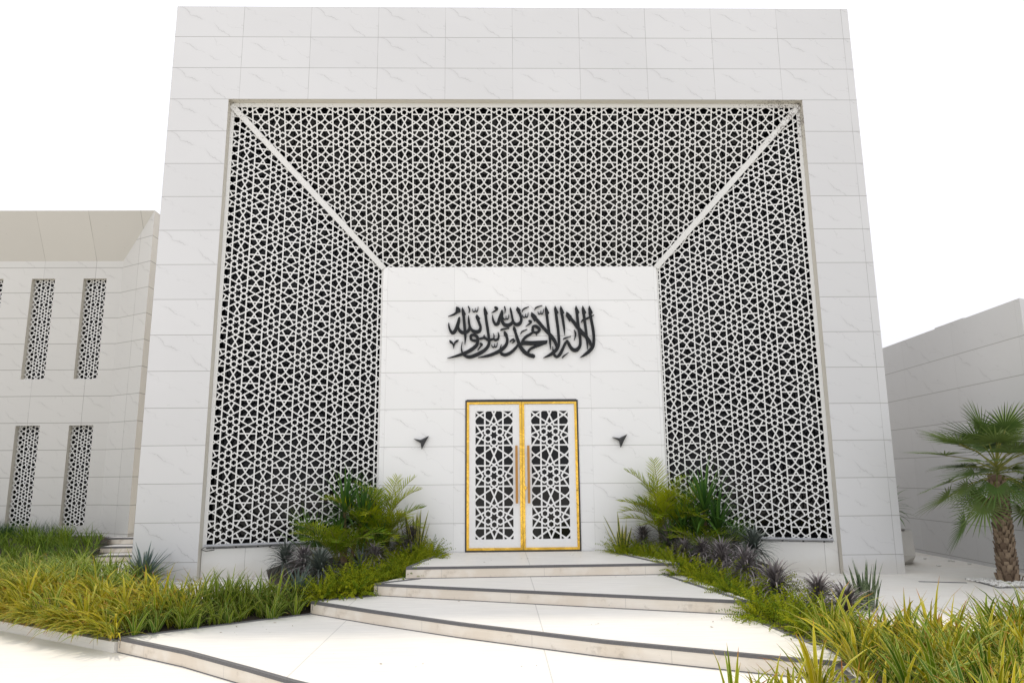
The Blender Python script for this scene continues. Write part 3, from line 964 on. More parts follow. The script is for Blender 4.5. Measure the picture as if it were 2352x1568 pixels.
alif(1645, 243); st((1655, 345, 38), (1668, 450, 40), (1680, 560, 40), (1688, 680, 38), (1685, 765, 40), (1655, 830, 48), (1600, 880, 46), (1540, 915, 32), (1476, 942, 5))
pg((1326, 330), (1362, 356), (1402, 394), (1384, 412), (1398, 440), (1366, 460), (1318, 380))
st((1350, 385, 46), (1410, 450, 46), (1500, 560, 44), (1580, 645, 48), (1630, 715, 46), (1655, 785, 36), (1660, 835, 20))
alif(1520, 246); st((1530, 345, 38), (1545, 480, 38), (1560, 600, 36), (1570, 720, 30), (1575, 834, 4))
st((1748, 704, 7), (1764, 685, 20), (1852, 658, 7))
st((1897, 572, 10), (1912, 620, 24), (1906, 668, 17), (1890, 716, 4))
st((1726, 948, 6), (1745, 922, 20), (1814, 872, 7))
fatha(1370, 306, 1474, 244); shadda(1414, 320)
fatha(1202, 332, 1294, 260); shadda(1208, 364)
damma(858, 282, 25, 793, 340)
st((968, 258, 16), (978, 300, 20), (970, 348, 4)); shadda(948, 390)
pg((1135, 258), (1160, 275), (1186, 304), (1174, 322), (1184, 345), (1150, 352), (1122, 300))
st((1148, 305, 42), (1172, 350, 38), (1190, 410, 36), (1188, 455, 40), (1162, 490, 50), (1122, 496, 46), (1090, 470, 36), (1075, 430, 30), (1064, 370, 30), (1050, 300, 28), (1044, 266, 6))
st((1080, 440, 30), (1060, 482, 44), (1010, 508, 52), (962, 494, 48), (936, 450, 38), (932, 400, 30), (942, 345, 26), (930, 312, 18))
st((934, 312, 24), (903, 400, 36), (882, 475, 46), (848, 496, 38), (816, 440, 30), (804, 362, 6))
st((1345, 575, 34), (1345, 530, 36), (1388, 522, 40), (1432, 565, 40), (1410, 600, 36), (1360, 602, 30), (1335, 575, 30))
st((1385, 610, 30), (1395, 650, 6)); st((1350, 600, 30), (1300, 632, 36), (1250, 662, 38), (1208, 708, 34), (1186, 752, 22))
pg((1180, 770), (1190, 714), (1330, 718), (1538, 710), (1530, 752), (1420, 772), (1250, 772))
st((1512, 750, 20), (1400, 785, 34), (1325, 812, 36), (1284, 850, 34), (1276, 882, 30))
pg((1085, 512), (1104, 528), (1128, 578), (1118, 596), (1092, 600), (1076, 560))
st((1105, 585, 34), (1122, 640, 40), (1150, 730, 46), (1180, 800, 50), (1228, 862, 54), (1290, 902, 52), (1345, 918, 50))
pg((1330, 885), (1361, 900), (1356, 945), (1310, 936), (1290, 900))
st((1160, 740, 26), (1112, 808, 38), (1050, 866, 42), (980, 898, 46), (930, 888, 42), (909, 850, 32), (911, 800, 18), (925, 758, 4))
damma(1312, 462, 23, 1248, 524); fatha(1180, 628, 1270, 563, 18)
damma(1092, 712, 18, 1060, 746); st((1032, 728, 6), (1050, 712, 20), (1088, 682, 10))
st((916, 582, 6), (930, 562, 24), (1030, 547, 10))
pg((962, 578), (990, 602), (1012, 636), (998, 650), (960, 650), (952, 612))
st((985, 635, 38), (1002, 700, 38), (985, 768, 44), (925, 828, 50), (840, 876, 46), (740, 910, 38), (612, 934, 5))
alif(700, 250); st((712, 345, 38), (725, 450, 40), (742, 560, 40), (755, 660, 38), (760, 740, 40), (738, 795, 44), (690, 842, 48), (600, 892, 50), (500, 924, 46), (432, 900, 34), (400, 850, 24), (394, 790, 14), (406, 720, 4))
st((878, 594, 6), (888, 640, 24), (880, 685, 32), (848, 704, 34), (815, 690, 30), (775, 700, 34), (738, 696, 38), (700, 672, 34), (650, 682, 30), (612, 684, 26))
st((818, 612, 6), (826, 650, 18), (822, 690, 22)); st((696, 630, 7), (694, 655, 20), (700, 680, 26))
st((520, 690, 36), (518, 645, 36), (560, 632, 38), (605, 665, 42), (600, 705, 40), (545, 706, 34), (516, 680, 30))
st((612, 690, 36), (602, 755, 42), (545, 815, 50), (450, 868, 46), (340, 906, 32), (208, 940, 5))
damma(656, 760, 21, 605, 840); shadda(793, 760)
pg((596, 358), (622, 385), (643, 414), (630, 430), (640, 450), (604, 452), (578, 392))
st((602, 410, 38), (626, 465, 38), (646, 530, 38), (636, 575, 46), (600, 592, 52), (558, 586, 48), (520, 555, 38), (498, 500, 34), (490, 430, 28), (486, 368, 5))
st((500, 530, 32), (490, 570, 40), (452, 598, 48), (405, 600, 48), (366, 570, 40), (350, 520, 30), (364, 450, 24), (368, 400, 16))
st((360, 408, 24), (336, 500, 36), (312, 572, 48), (275, 606, 44), (242, 566, 32), (226, 510, 22), (225, 466, 5))
alif(405, 258); st((418, 350, 38), (428, 450, 40), (438, 560, 40), (445, 650, 36), (439, 764, 4))
pg((320, 253), (352, 262), (380, 288), (378, 328), (340, 340), (312, 318))
st((340, 318, 40), (312, 345, 30), (275, 365, 22), (215, 386, 5))
st((484, 254, 16), (500, 295, 22), (490, 342, 4)); shadda(538, 286)
st((236, 700, 8), (250, 722, 34), (275, 745, 24), (288, 770, 20), (288, 816, 4)); st((358, 700, 8), (330, 715, 28), (306, 738, 22), (292, 785, 14))
KX, KZ = 3.135 / 2352, 1.597 / 1176
def cal(p): return (-1.457 + p[0] * KX, 4.895 - p[1] * KZ)
vs, tris = union2d([[cal(p) for p in P] for P in POLYS])
def plate(name, vs, tris, y_front, thick, mat, parent=None):
    bm = bmesh.new()
    a = [bm.verts.new((v[0], y_front, v[1])) for v in vs]
    for f in tris:
        try: bm.faces.new([a[i] for i in f])
        except ValueError: pass
    bmesh.ops.delete(bm, geom=[v for v in bm.verts if not v.link_faces], context='VERTS')
    bm.normal_update()
    for f in bm.faces:
        if f.normal.y > 0: f.normal_flip()
    fr = bm.faces[:]
    edges = [e for e in bm.edges if len(e.link_faces) == 1]
    ret = bmesh.ops.extrude_edge_only(bm, edges=edges)
    for v in [q for q in ret['geom'] if isinstance(q, bmesh.types.BMVert)]:
        v.co.y += thick
    bmesh.ops.recalc_face_normals(bm, faces=bm.faces)
    me = bpy.data.meshes.new(name)
    bm.to_mesh(me); bm.free()
    me.materials.append(mat)
    return link(name, me, parent)
o = plate("calligraphy_sign", vs, tris, CY - 0.046, 0.032, M['letter'])
tag(o, "charcoal metal Arabic calligraphy mounted on the marble above the door", "lettering")

# ------------------------------------------------------------------ wall lamps (folded three-pointed darts)
def wall_lamp(x, z, label):
    r = empty("wall_lamp", (x, CY, z))
    pts = [(-0.139, 0.030), (0.0, 0.0), (0.132, 0.078), (0.052, -0.04), (0.010, -0.157), (-0.012, -0.02)]
    pts = [(-0.139, 0.031), (-0.012, 0.012), (0.132, 0.078), (0.060, -0.055), (0.010, -0.157), (-0.012, -0.045)]
    ctr = Vector((0.012, -0.105, -0.01))
    g = G()
    P = [Vector((a, -0.055, b)) for a, b in pts]
    for i in range(6):
        g.face([P[i], P[(i + 1) % 6], ctr][::-1])
        a, b = P[i], P[(i + 1) % 6]
        a2, b2 = Vector((a.x * .8, 0.0, a.z * .8)), Vector((b.x * .8, 0.0, b.z * .8))
        g.face([a, b, b2, a2])
    g.build("lamp_shell", M['lamp'], r)
    return tag(r, label, "wall lamp", "dart shaped lamps beside the door")
wall_lamp(-1.616, 2.19, "black dart-shaped wall lamp on the marble left of the door")
wall_lamp(1.812, 2.192, "black dart-shaped wall lamp on the marble right of the door")

# ------------------------------------------------------------------ linear lights on the sills
def linear_light(J, U_, n_, s0, s1, z0, z1, loops, label):
    r = empty("linear_light", J + U_ * s0 + zz * z0)
    o_ = Vector(r.location)
    a = J + U_ * s0 + n_ * 0.075 + zz * z0 - o_
    b = J + U_ * s1 + n_ * 0.075 + zz * z1 - o_
    g = G()
    g.tube([a, b], 0.022, 10)
    g.build("tube", M['led'], r)
    for q in loops:
        g = G()
        p = a + (b - a) * q
        g.tube([p + U_ * 0.02 - zz * 0.01, p - U_ * 0.03 + n_ * 0.03 - zz * 0.05, p + U_ * 0.04 + n_ * 0.04 - zz * 0.075, p + U_ * 0.16 + n_ * 0.03 - zz * 0.06], 0.007, 6)
        g.build("cable", M['cable'], r)
    for q in range(8):
        g = G()
        p = a + (b - a) * (0.05 + q * 0.125)
        g.box(tuple(p - Vector((0.015, -0.02, 0.045))), tuple(p + Vector((0.015, 0.03, 0.0))))
        g.build("bracket", M['cable'], r)
    return tag(r, label, "light", "linear lights under the pierced screens")
linear_light(JL0, UL, nL, 0.03, LL - 0.05, 0.535, 0.545, (0.0, 0.38), "grey tube light along the sill of the left screen")
linear_light(JR0, UR, nR, 0.06, LR - 0.05, 0.525, 0.55, (0.9,), "grey tube light along the sill of the right screen")

# ------------------------------------------------------------------ left building
lb = tag(empty("side_building", (-12, 4.35, 0.36)), "beige marble building with two rows of pierced slot windows", "building")
lo = -Vector(lb.location)
def shift(o, off):
    for v in o.data.vertices: v.co += off
    return o
IX, OX, IY, OY, IZ, OZ = -9.13, -8.225, 4.9, 4.35, 6.65, 7.70
wins = []
for x0 in (-10.02, -11.217, -12.415, -13.61):
    wins += [(x0, x0 + 0.537, 3.85, 6.225), (x0 + 0.01, x0 + 0.552, 0.58, 2.79)]
g = G()
holed_wall(g, IY, -26, IX, 0.2, IZ, wins, 0)
g.face([(IX, IY, 0.2), (OX, OY, 0.2), (OX, OY, OZ), (IX, IY, IZ)])
g.face([(-26, OY, OZ), (OX, OY, OZ), (OX, 22, OZ), (-26, 22, OZ)])
g.face([(OX, 22, 0), (-26, 22, 0), (-26, 22, OZ), (OX, 22, OZ)])
shift(g.build("wall", M['leftb'], lb), lo)
g = G()
g.face([(-26, IY, IZ), (IX, IY, IZ), (OX, OY, OZ), (-26, OY, OZ)])
shift(g.build("soffit", M['soffit'], lb), lo)
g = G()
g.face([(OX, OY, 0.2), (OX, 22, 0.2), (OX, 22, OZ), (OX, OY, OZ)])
shift(g.build("side_wall", M['cream'], lb), lo)  # warm sunlight on this face is in the material's colour
for i, (a, b, c, d) in enumerate(wins):
    g = G()
    dp = 0.14
    for f in ([(a, IY, c), (a, IY + dp, c), (a, IY + dp, d), (a, IY, d)], [(b, IY + dp, c), (b, IY, c), (b, IY, d), (b, IY + dp, d)],
              [(a, IY, d), (a, IY + dp, d), (b, IY + dp, d), (b, IY, d)], [(a, IY + dp, c), (a, IY, c), (b, IY, c), (b, IY + dp, c)]):
        g.face(f)
    w = shift(g.build("window", M['reveal'], lb), lo)
    cx = (a + b) / 2
    ph_z = 5.83 if c > 3 else 2.472
    shift(lattice("lattice", [(a, c), (b, c), (b, d), (a, d)], 0.410, (cx, ph_z), (0, IY + dp - 0.03, 0), (1, 0, 0), (0, 0, 1), 0.02, M['screen'], w, pitch_v=0.4125 if c > 3 else 0.402), lo)
    g = G()
    g.face([(a - .01, IY + dp + 0.05, c - .01), (b + .01, IY + dp + 0.05, c - .01), (b + .01, IY + dp + 0.05, d + .01), (a - .01, IY + dp + 0.05, d + .01)])
    shift(g.build("pane", M['glass'], w), lo)

ss = tag(empty("side_steps", (-8.4, 3.6, 0)), "three short cream steps with dark nosings between marble buildings", "steps")
add_step([(-8.15, 3.0), (-6.02, 3.0)], [(-6.02, 3.6), (-8.15, 3.6)], 0.12, 0.12, ss)
add_step([(-8.33, 3.5), (-6.02, 3.5)], [(-6.02, 4.2), (-8.33, 4.2)], 0.24, 0.12, ss)
add_step([(-8.49, 4.05), (-6.02, 4.05)], [(-6.02, 22), (-8.15, 22), (-8.15, 4.32), (-8.49, 4.48)], 0.37, 0.13, ss)

# ------------------------------------------------------------------ right building
rb = tag(empty("wing_building", (8.0, 2.0, 0)), "low shaded white marble building running back beside the palm tree", "building")
ro = -Vector(rb.location)
g = G()
HX = 4.25
A, B, Cc = (7.906, -0.88), (8.95, 20.0), (9.2, -0.2)
g.face([(B[0], B[1], -0.3), (A[0], A[1], -0.3), (A[0], A[1], HX), (B[0], B[1], HX)])
g.face([(A[0], A[1], -0.3), (Cc[0], Cc[1], -0.3), (Cc[0], Cc[1], HX), (A[0], A[1], HX)])
g.face([(Cc[0], Cc[1], -0.3), (20, -0.2, -0.3), (20, -0.2, HX), (Cc[0], Cc[1], HX)])
g.face([(A[0], A[1], HX), (Cc[0], Cc[1], HX), (20, -0.2, HX), (20, 20, HX), (B[0], B[1], HX)])
shift(g.build("wall", M['rightb'], rb), ro)
g = G()
g.obox((7.99 + 0.09, 0.70, HX + 0.003), (8.03 + 0.09, 1.62, HX + 0.003), 0.12, 0.025, (0, 0, 1))
shift(g.build("roof_hatch", M['rightb'], rb), ro)

# ------------------------------------------------------------------ planted pot behind the right pier
pot = tag(empty("plant_pot", (6.62, 1.50, 0)), "pale faceted pot half hidden behind the right marble pier", "pot")
def facet_pot(prof, n, rot):
    g = G()
    rings = [[Vector((r * math.cos(2 * math.pi * (k + (0.5 * (i % 2))) / n + rot), r * math.sin(2 * math.pi * (k + (0.5 * (i % 2))) / n + rot), z)) for k in range(n)] for i, (r, z) in enumerate(prof)]
    for i in range(len(rings) - 1):
        for k in range(n):
            a, b = rings[i], rings[i + 1]
            if i % 2 == 0:
                g.face([a[k], a[(k + 1) % n], b[k]]); g.face([b[k], a[(k + 1) % n], b[(k + 1) % n]])
            else:
                g.face([a[k], b[(k + 1) % n], b[k]]); g.face([a[k], a[(k + 1) % n], b[(k + 1) % n]])
    return g
g = facet_pot([(0.41, 0.0), (0.545, 0.16), (0.45, 0.57), (0.40, 0.57), (0.40, 0.46)], 6, R(-30))
g.build("pot_shell", M['pot'], pot)
g = G(); g.face([(0.34 * math.cos(2 * math.pi * k / 16), 0.34 * math.sin(2 * math.pi * k / 16), 0.47) for k in range(16)])
g.build("potting_soil", M['soil'], pot)

# ------------------------------------------------------------------ plants
def rosette_mesh(name, n, length, width, mat, parent, el0=-0.5, el1=1.45, droop=0.9, stem=0.12, seed=0, nseg=5, fold=0.3):
    random.seed(seed)
    g = G()
    for i in range(n):
        f = (i + 0.5) / n
        el = el0 + (el1 - el0) * f ** 0.8
        az = i * 2.39996 + random.uniform(-0.2, 0.2)
        L = length * random.uniform(0.8, 1.12) * (1.0 if f < 0.75 else 0.8)
        base = (0.012 * math.cos(az), 0.012 * math.sin(az), stem * (0.35 + 0.65 * f))
        blade(g, base, az, el, L, width * random.uniform(0.8, 1.15), droop * random.uniform(0.6, 1.2) * (1.15 - 0.5 * f), nseg, fold)
    return g.build(name, mat, parent, smooth=False)

def place(proto, x, y, z, rz, s, label, first):
    o = proto if first else copy_tree(proto)
    o.location = (x, y, z); o.rotation_euler.z = rz; o.scale = (s, s, s)
    o["label"] = label
    return o

# dark spiky rosettes
ros = []
for v in range(2):
    r_ = tag(empty("spiky_rosette"), "x", "plant", "dark spiky rosettes in the beds")
    rosette_mesh("leaves", 130, 0.31, 0.026, M['rosette'], r_, seed=20 + v, droop=1.75, el0=-0.25, stem=0.17)
    ros.append(r_)
rg = tag(empty("spiky_rosette"), "x", "plant", "dark spiky rosettes in the beds")
rosette_mesh("leaves", 130, 0.32, 0.026, M['rosette_g'], rg, seed=31, droop=1.6, el0=-0.25, stem=0.17)
R_SPOTS = [
    (-1.74, 0.52, 0.40, 0, 0.95, "purple grey rosette under the snake plant left of the door"),
    (-1.86, 0.25, 0.32, 1, 0.85, "small purple rosette in the fern near the landing's left edge"),
    (-2.14, -0.55, 0.22, 0, 0.9, "purple grey rosette above the second step on the left"),
    (-3.45, -0.60, 0.18, 2, 1.05, "leftmost dark green rosette of the left bed by the base wall"),
    (-3.09, -0.95, 0.18, 0, 1.05, "dark rosette between the two others at the left bed's end"),
    (-2.76, -1.38, 0.15, 2, 1.1, "grey green rosette at the front left of the bed by the grass"),
    (2.09, 0.50, 0.36, 0, 0.95, "purple rosette right of the yellow edged snake plant by the door"),
    (2.40, 0.10, 0.30, 1, 1.15, "large purple grey rosette in front of the feathery palm, right"),
    (2.51, -0.48, 0.24, 0, 0.9, "small purple rosette beside the first nosing's right end"),
    (2.74, -0.70, 0.25, 1, 0.95, "purple rosette between the small one and the ferns, right bed"),
    (2.80, -1.45, 0.22, 0, 1.15, "purple grey rosette above the right ferns at mid bed"),
    (2.92, -2.05, 0.16, 1, 1.15, "purple rosette below the dark green one, right bed"),
    (3.34, -0.20, 0.28, 2, 1.05, "dark green rosette against the base wall, nearer the palm"),
    (3.50, -0.70, 0.28, 2, 1.2, "dark green rosette against the base wall, farther from the palm"),
    (2.87, -3.20, 0.12, 0, 1.1, "dark purple rosette beside the third step, right bed"),
    (3.20, -3.58, 0.08, 1, 0.95, "small purple rosette in front of the banded snake plant"),
    (3.25, -4.10, 0.02, 0, 1.05, "largest dark rosette at the edge of the right grass"),
]
used = set()
for x, y, z, v, s, lab in R_SPOTS:
    p = (ros + [rg])[v]
    place(p, x, y, z + 0.05, random.uniform(0, 6.28), s * 1.08, lab, v not in used)
    used.add(v)

# asparagus fern cover
def fern_cover(name, spots, fz, label, seed):
    random.seed(seed)
    g = G()
    for x, y, sc in spots:
        for k in range(78):
            az = random.uniform(0, 6.283)
            rr = random.uniform(0, 0.10) * sc
            bx, by = x + rr * math.cos(az), y + rr * math.sin(az)
            p = Vector((bx, by, max(0.03, fz(bx, by)) - 0.02))
            el = random.uniform(0.12, 1.45)
            L = random.uniform(0.23, 0.43) * sc
            e = el; a2 = az + random.uniform(-0.6, 0.6)
            tint = min(1, max(0, random.gauss(0.45, 0.25)))
            n = 13
            for i in range(n):
                f = i / n
                d = Vector((math.cos(a2) * math.cos(e), math.sin(a2) * math.cos(e), math.sin(e)))
                p = p + d * (L / n)
                e = el - 0.9 * f * f
                if i < 2: continue
                for q in range(6):
                    th = random.uniform(0, 6.283)
                    o1 = d.orthogonal().normalized(); o2 = d.cross(o1)
                    ld = (d * 0.7 + o1 * math.cos(th) + o2 * math.sin(th)).normalized()
                    ln = random.uniform(0.018, 0.036) * sc * (1.15 - 0.6 * f)
                    sd = ld.cross(Vector((random.uniform(-1, 1), random.uniform(-1, 1), 0.3))).normalized() * 0.0038
                    g.raw([p - sd, p + sd, p + ld * ln * 0.6 + sd * 0.9, p + ld * ln, p + ld * ln * 0.6 - sd * 0.9], [(0, 1, 2, 3, 4)], [[(0.3, 0), (0.7, 0), (0.7, 0.5), (0.5, 0.7), (0.3, 0.5)]], tint)
    return tag(g.build(name, M['fern']), label, "fern", kind="stuff")
FL = [(-1.42, 0.48), (-1.40, 0.12), (-1.72, 0.30), (-1.60, -0.10), (-1.98, 0.02), (-1.70, -0.50), (-1.72, -0.92), (-1.98, -0.95), (-2.10, -1.36), (-2.38, -1.22), (-2.45, -1.62), (-2.62, -1.85), (-2.28, -0.92), (-2.20, -1.60)]
fern_cover("fern_cover", [(x, y, random.uniform(0.85, 1.15)) for x, y in FL], zl, "yellow green feathery fern spilling over the steps' left edge", 3)
FR = [(1.70, 0.55), (1.82, 0.22), (2.02, 0.42), (2.06, -0.02), (2.20, -0.35), (2.25, -0.95), (2.42, -1.28), (2.46, -1.75), (2.62, -2.12), (2.55, -2.60), (2.66, -2.98), (3.12, -2.40), (2.55, -3.50), (2.68, -3.90), (2.72, -4.35), (2.95, -3.85), (2.96, -4.60), (3.3, -3.2), (2.3, -0.62)]
fern_cover("fern_cover", [(x, y, random.uniform(0.85, 1.15)) for x, y in FR], zr, "yellow green feathery fern along the steps' right edge", 4)

# snake plants
def snake(name, loc, n, h, mat, label, spread=0.12, seed=0, w=0.05):
    random.seed(seed)
    r = tag(empty(name, loc), label, "plant")
    g = G()
    for i in range(n):
        az = random.uniform(0, 6.283); rr = random.uniform(0, spread)
        blade(g, (rr * math.cos(az), rr * 0.8 * math.sin(az), -0.02), az, R(random.uniform(64, 88)), h * random.uniform(0.55, 1.0), w * random.uniform(0.7, 1.1), 0.1, 6, 0.45, wp=0.7, sharp=1.3, twist=random.uniform(-0.8, 0.8))
    g.build("leaves", mat, r)
    return r
snake("snake_plant", (-1.66, 0.56, 0.30), 17, 0.80, M['snake'], "yellow edged snake plant left of the door", 0.17, 5, 0.06)
snake("snake_plant", (1.74, 0.58, 0.30), 10, 0.74, M['snake'], "yellow edged snake plant right of the door", 0.13, 6, 0.06)
snake("snake_plant", (3.98, -3.0, 0.03), 34, 0.58, M['snake_g'], "dark banded snake plant on the pavement by the right grass", 0.18, 7, 0.048)

# agaves
def agave(loc, n, L, w, label, seed):
    r = tag(empty("agave", loc), label, "plant")
    random.seed(seed)
    g = G()
    for i in range(n):
        f = i / n
        blade(g, (0, 0, 0.03), i * 2.4, 0.15 + 1.25 * f, L * random.uniform(.8, 1.1), w, 0.25, 5, 0.4, wp=0.75, sharp=0.9)
    g.build("leaves", M['agave'], r)
agave((-5.62, -0.38, 0.03), 48, 0.60, 0.05, "blue grey agave at the foot of the left marble pier", 11)
agave((-2.95, -1.72, 0.03), 30, 0.42, 0.045, "blue grey agave between the grass and the third step", 12)
agave((-2.36, -0.42, 0.20), 20, 0.34, 0.045, "small blue green agave amid the fern left of the steps", 13)

# yucca with bare canes
def yucca(loc, heads, label, seed, mat='yucca', L=0.64, w=0.040, n=64):
    r = tag(empty("yucca", loc), label, "plant")
    random.seed(seed)
    for hx, hy, hz, s in heads:
        g = G()
        g.tube([(hx * 0.3, hy * 0.3, -0.05), (hx * 0.55, hy * 0.6, hz * 0.5), (hx, hy, hz)], [0.032, 0.027, 0.024], 8)
        g.build("trunk", M['wood'], r)
        g = G()
        for i in range(n):
            f = (i + .5) / n
            blade(g, (hx, hy, hz - 0.10 + 0.16 * f), i * 2.39996, -0.5 + 1.9 * f ** 0.8, L * s * random.uniform(.8, 1.1), w, random.uniform(0.1, 0.6) * (1.3 - f), 5, 0.3, wp=0.55, sharp=1.0)
        g.build("crown", M[mat], r)
yucca((-2.72, 0.22, 0.24), [(-0.05, 0.0, 0.80, 1.15), (0.22, 0.0, 0.66, 1.05), (-0.14, -0.06, 0.34, 0.75)], "dark green yucca with tan canes before the left screen", 21, n=60)
yucca((3.02, 0.10, 0.26), [(0.0, 0.0, 0.74, 1.2), (0.18, -0.05, 0.42, 1.05), (-0.14, -0.05, 0.35, 0.8)], "dark glossy yucca before the right screen", 22, L=0.68, w=0.046)

# feathery palms
def frond(g, gs, base, az, el, length, leaf_len, droop, pairs, tint, width=0.02):
    p = Vector(base); e = el
    n = pairs
    pts = [p.copy()]
    for i in range(n):
        f = i / n
        d = Vector((math.cos(az) * math.cos(e), math.sin(az) * math.cos(e), math.sin(e)))
        p = p + d * (length / n)
        pts.append(p.copy())
        e = el - droop * ((i + 1) / n) ** 1.5
        if f < 0.18: continue
        side = Vector((-math.sin(az), math.cos(az), 0))
        up = side.cross(d) * -1
        ll = leaf_len * (1.0 - 0.75 * (f - 0.45) ** 2 / 0.3) * random.uniform(0.85, 1.1)
        for sg in (-1, 1):
            ld = d * (0.55 + 0.6 * f) + side * sg * random.uniform(0.75, 1.05) + up * random.uniform(0.1, 0.6)
            blade_dir(g, p, ld, d, ll, width, random.uniform(0.2, 0.7), 4, tint + random.uniform(-0.2, 0.2))
    gs.tube(pts[::2] if len(pts) > 10 else pts, [0.008 * (1 - 0.7 * i / len(pts)) for i in range(len(pts[::2] if len(pts) > 10 else pts))], 5, tint, cap=False)

def areca(loc, fronds, label, seed, mat='areca', name="feathery_palm", pairs=20, lw=0.017):
    r = tag(empty(name, loc), label, "palm")
    random.seed(seed)
    g, gs = G(), G()
    for (bx, by, h, az, el, L, dr, ti) in fronds:
        if h > 0.1:
            gs.tube([(bx * 0.5, by * 0.5, -0.05), (bx, by, h)], [0.016, 0.010], 6, 0.2)
        frond(g, gs, (bx, by, h), R(az), R(el), L, 0.28 if L > 0.5 else 0.2, dr, pairs, ti, lw)
    g.build("fronds", M[mat], r)
    gs.build("stems", M['petiole'], r)
    return r
random.seed(99)
fl = [(0.10, 0, 0.62, 10, 62, 0.72, 0.9, 0.85), (0.12, 0, 0.55, 70, 80, 0.80, 0.5, 0.8), (0.02, 0, 0.60, 170, 70, 0.78, 0.8, 0.45), (0.05, 0, 0.5, 30, 72, 0.95, 0.7, 0.7),
      (0.0, -0.05, 0.5, 250, 60, 0.6, 1.6, 0.95), (0.1, -0.05, 0.45, 320, 55, 0.6, 1.5, 0.9), (0.0, 0, 0.4, 200, 55, 0.6, 1.3, 0.4), (0.15, 0, 0.35, 350, 45, 0.6, 1.4, 0.5),
      (-0.05, -0.05, 0.3, 230, 50, 0.5, 1.4, 0.3), (0.1, -0.1, 0.25, 300, 50, 0.45, 1.5, 0.8), (0.15, 0.0, 0.5, 15, 45, 0.62, 0.7, 0.3)]
fl += [(random.uniform(-0.1, 0.15), random.uniform(-0.1, 0.02), random.uniform(0.2, 0.6), random.uniform(0, 360), random.uniform(45, 80), random.uniform(0.45, 0.75), random.uniform(0.7, 1.5), random.uniform(0.3, 0.95)) for _ in range(12)]
fl += [(random.uniform(-0.55, 0.05), random.uniform(-0.15, 0.0), random.uniform(0.15, 0.55), random.uniform(0, 360), random.uniform(55, 85), random.uniform(0.6, 0.85), random.uniform(0.6, 1.3), random.uniform(0.2, 0.9)) for _ in range(14)]
areca((-2.20, 0.32, 0.27), fl, "yellow green feathery palm at the inner wall's left corner", 41)
fr_ = [(0.0, 0, 0.75, 160, 62, 0.85, 0.7, 0.6), (-0.05, 0, 0.7, 95, 84, 0.85, 0.35, 0.75), (0.05, 0, 0.7, 30, 66, 0.75, 0.8, 0.5), (0, 0, 0.55, 185, 42, 0.78, 0.8, 0.7), (0, -0.05, 0.42, 190, 30, 0.72, 0.7, 0.75),
       (0.1, -0.05, 0.62, 350, 40, 0.8, 0.9, 0.7), (0.1, -0.05, 0.5, 300, 45, 0.62, 1.3, 0.6), (0.0, -0.08, 0.45, 250, 50, 0.6, 1.4, 0.45), (-0.05, -0.08, 0.3, 220, 50, 0.55, 1.2, 0.6),
       (0.15, -0.1, 0.3, 330, 40, 0.6, 1.2, 0.6), (0.05, -0.1, 0.2, 280, 55, 0.5, 1.3, 0.35), (0.0, 0.0, 0.6, 130, 70, 0.7, 0.8, 0.35), (0.1, 0, 0.45, 20, 55, 0.6, 1.1, 0.4), (-0.05, -0.04, 0.5, 205, 58, 0.7, 1.2, 0.3)]
fr_ += [(random.uniform(-0.1, 0.15), random.uniform(-0.1, 0.02), random.uniform(0.25, 0.7), random.uniform(0, 360), random.uniform(40, 80), random.uniform(0.45, 0.78), random.uniform(0.7, 1.5), random.uniform(0.3, 0.95)) for _ in range(14)]
fr_ += [(random.uniform(-0.12, 0.35), random.uniform(-0.15, 0.0), random.uniform(0.2, 0.6), random.uniform(0, 360), random.uniform(50, 85), random.uniform(0.6, 0.85), random.uniform(0.6, 1.3), random.uniform(0.2, 0.9)) for _ in range(12)]
areca((2.40, 0.36, 0.28), fr_, "yellow green feathery palm at the inner wall's right corner", 42)
low = [(0, 0, 0.08, a, e + 6, l * 1.42, 1.25, t) for a, e, l, t in ((200, 55, 0.62, 0.8), (240, 50, 0.6, 0.4), (280, 48, 0.62, 0.35), (320, 50, 0.62, 0.45), (350, 50, 0.68, 0.3), (20, 60, 0.6, 0.5), (150, 65, 0.6, 0.85), (180, 62, 0.66, 0.6), (265, 70, 0.55, 0.6), (300, 72, 0.5, 0.7))]
areca((-2.78, -0.20, 0.20), low, "low arching palm in front of the left yucca", 43, 'lowpalm', "low_palm", 22, 0.019)
areca((-2.45, -0.10, 0.22), [(a, b, h, az + 25, e - 5, l * 0.85, d, t) for a, b, h, az, e, l, d, t in low[:7]], "low arching palm between the left yucca and the fern", 44, 'lowpalm', "low_palm", 15, 0.015)
areca((2.92, -0.22, 0.24), [(a, b, h, az, e - 8, l * 0.8, d, t * 0.8) for a, b, h, az, e, l, d, t in low], "low arching palm in front of the right yucca", 45, 'lowpalm', "low_palm", 15, 0.015)

yucca((-2.42, 0.20, 0.26), [(0.0, 0.02, 0.52, 1.0), (0.25, 0.0, 0.25, 0.7)], "dark strappy shrub between the left yucca and the feathery palm", 24, L=0.56, w=0.036, n=58)
yucca((2.66, 0.12, 0.26), [(0.0, 0.0, 0.40, 0.95), (-0.2, -0.02, 0.22, 0.7)], "dark strappy shrub between the right yucca and the feathery palm", 25, L=0.56, w=0.038, n=54)

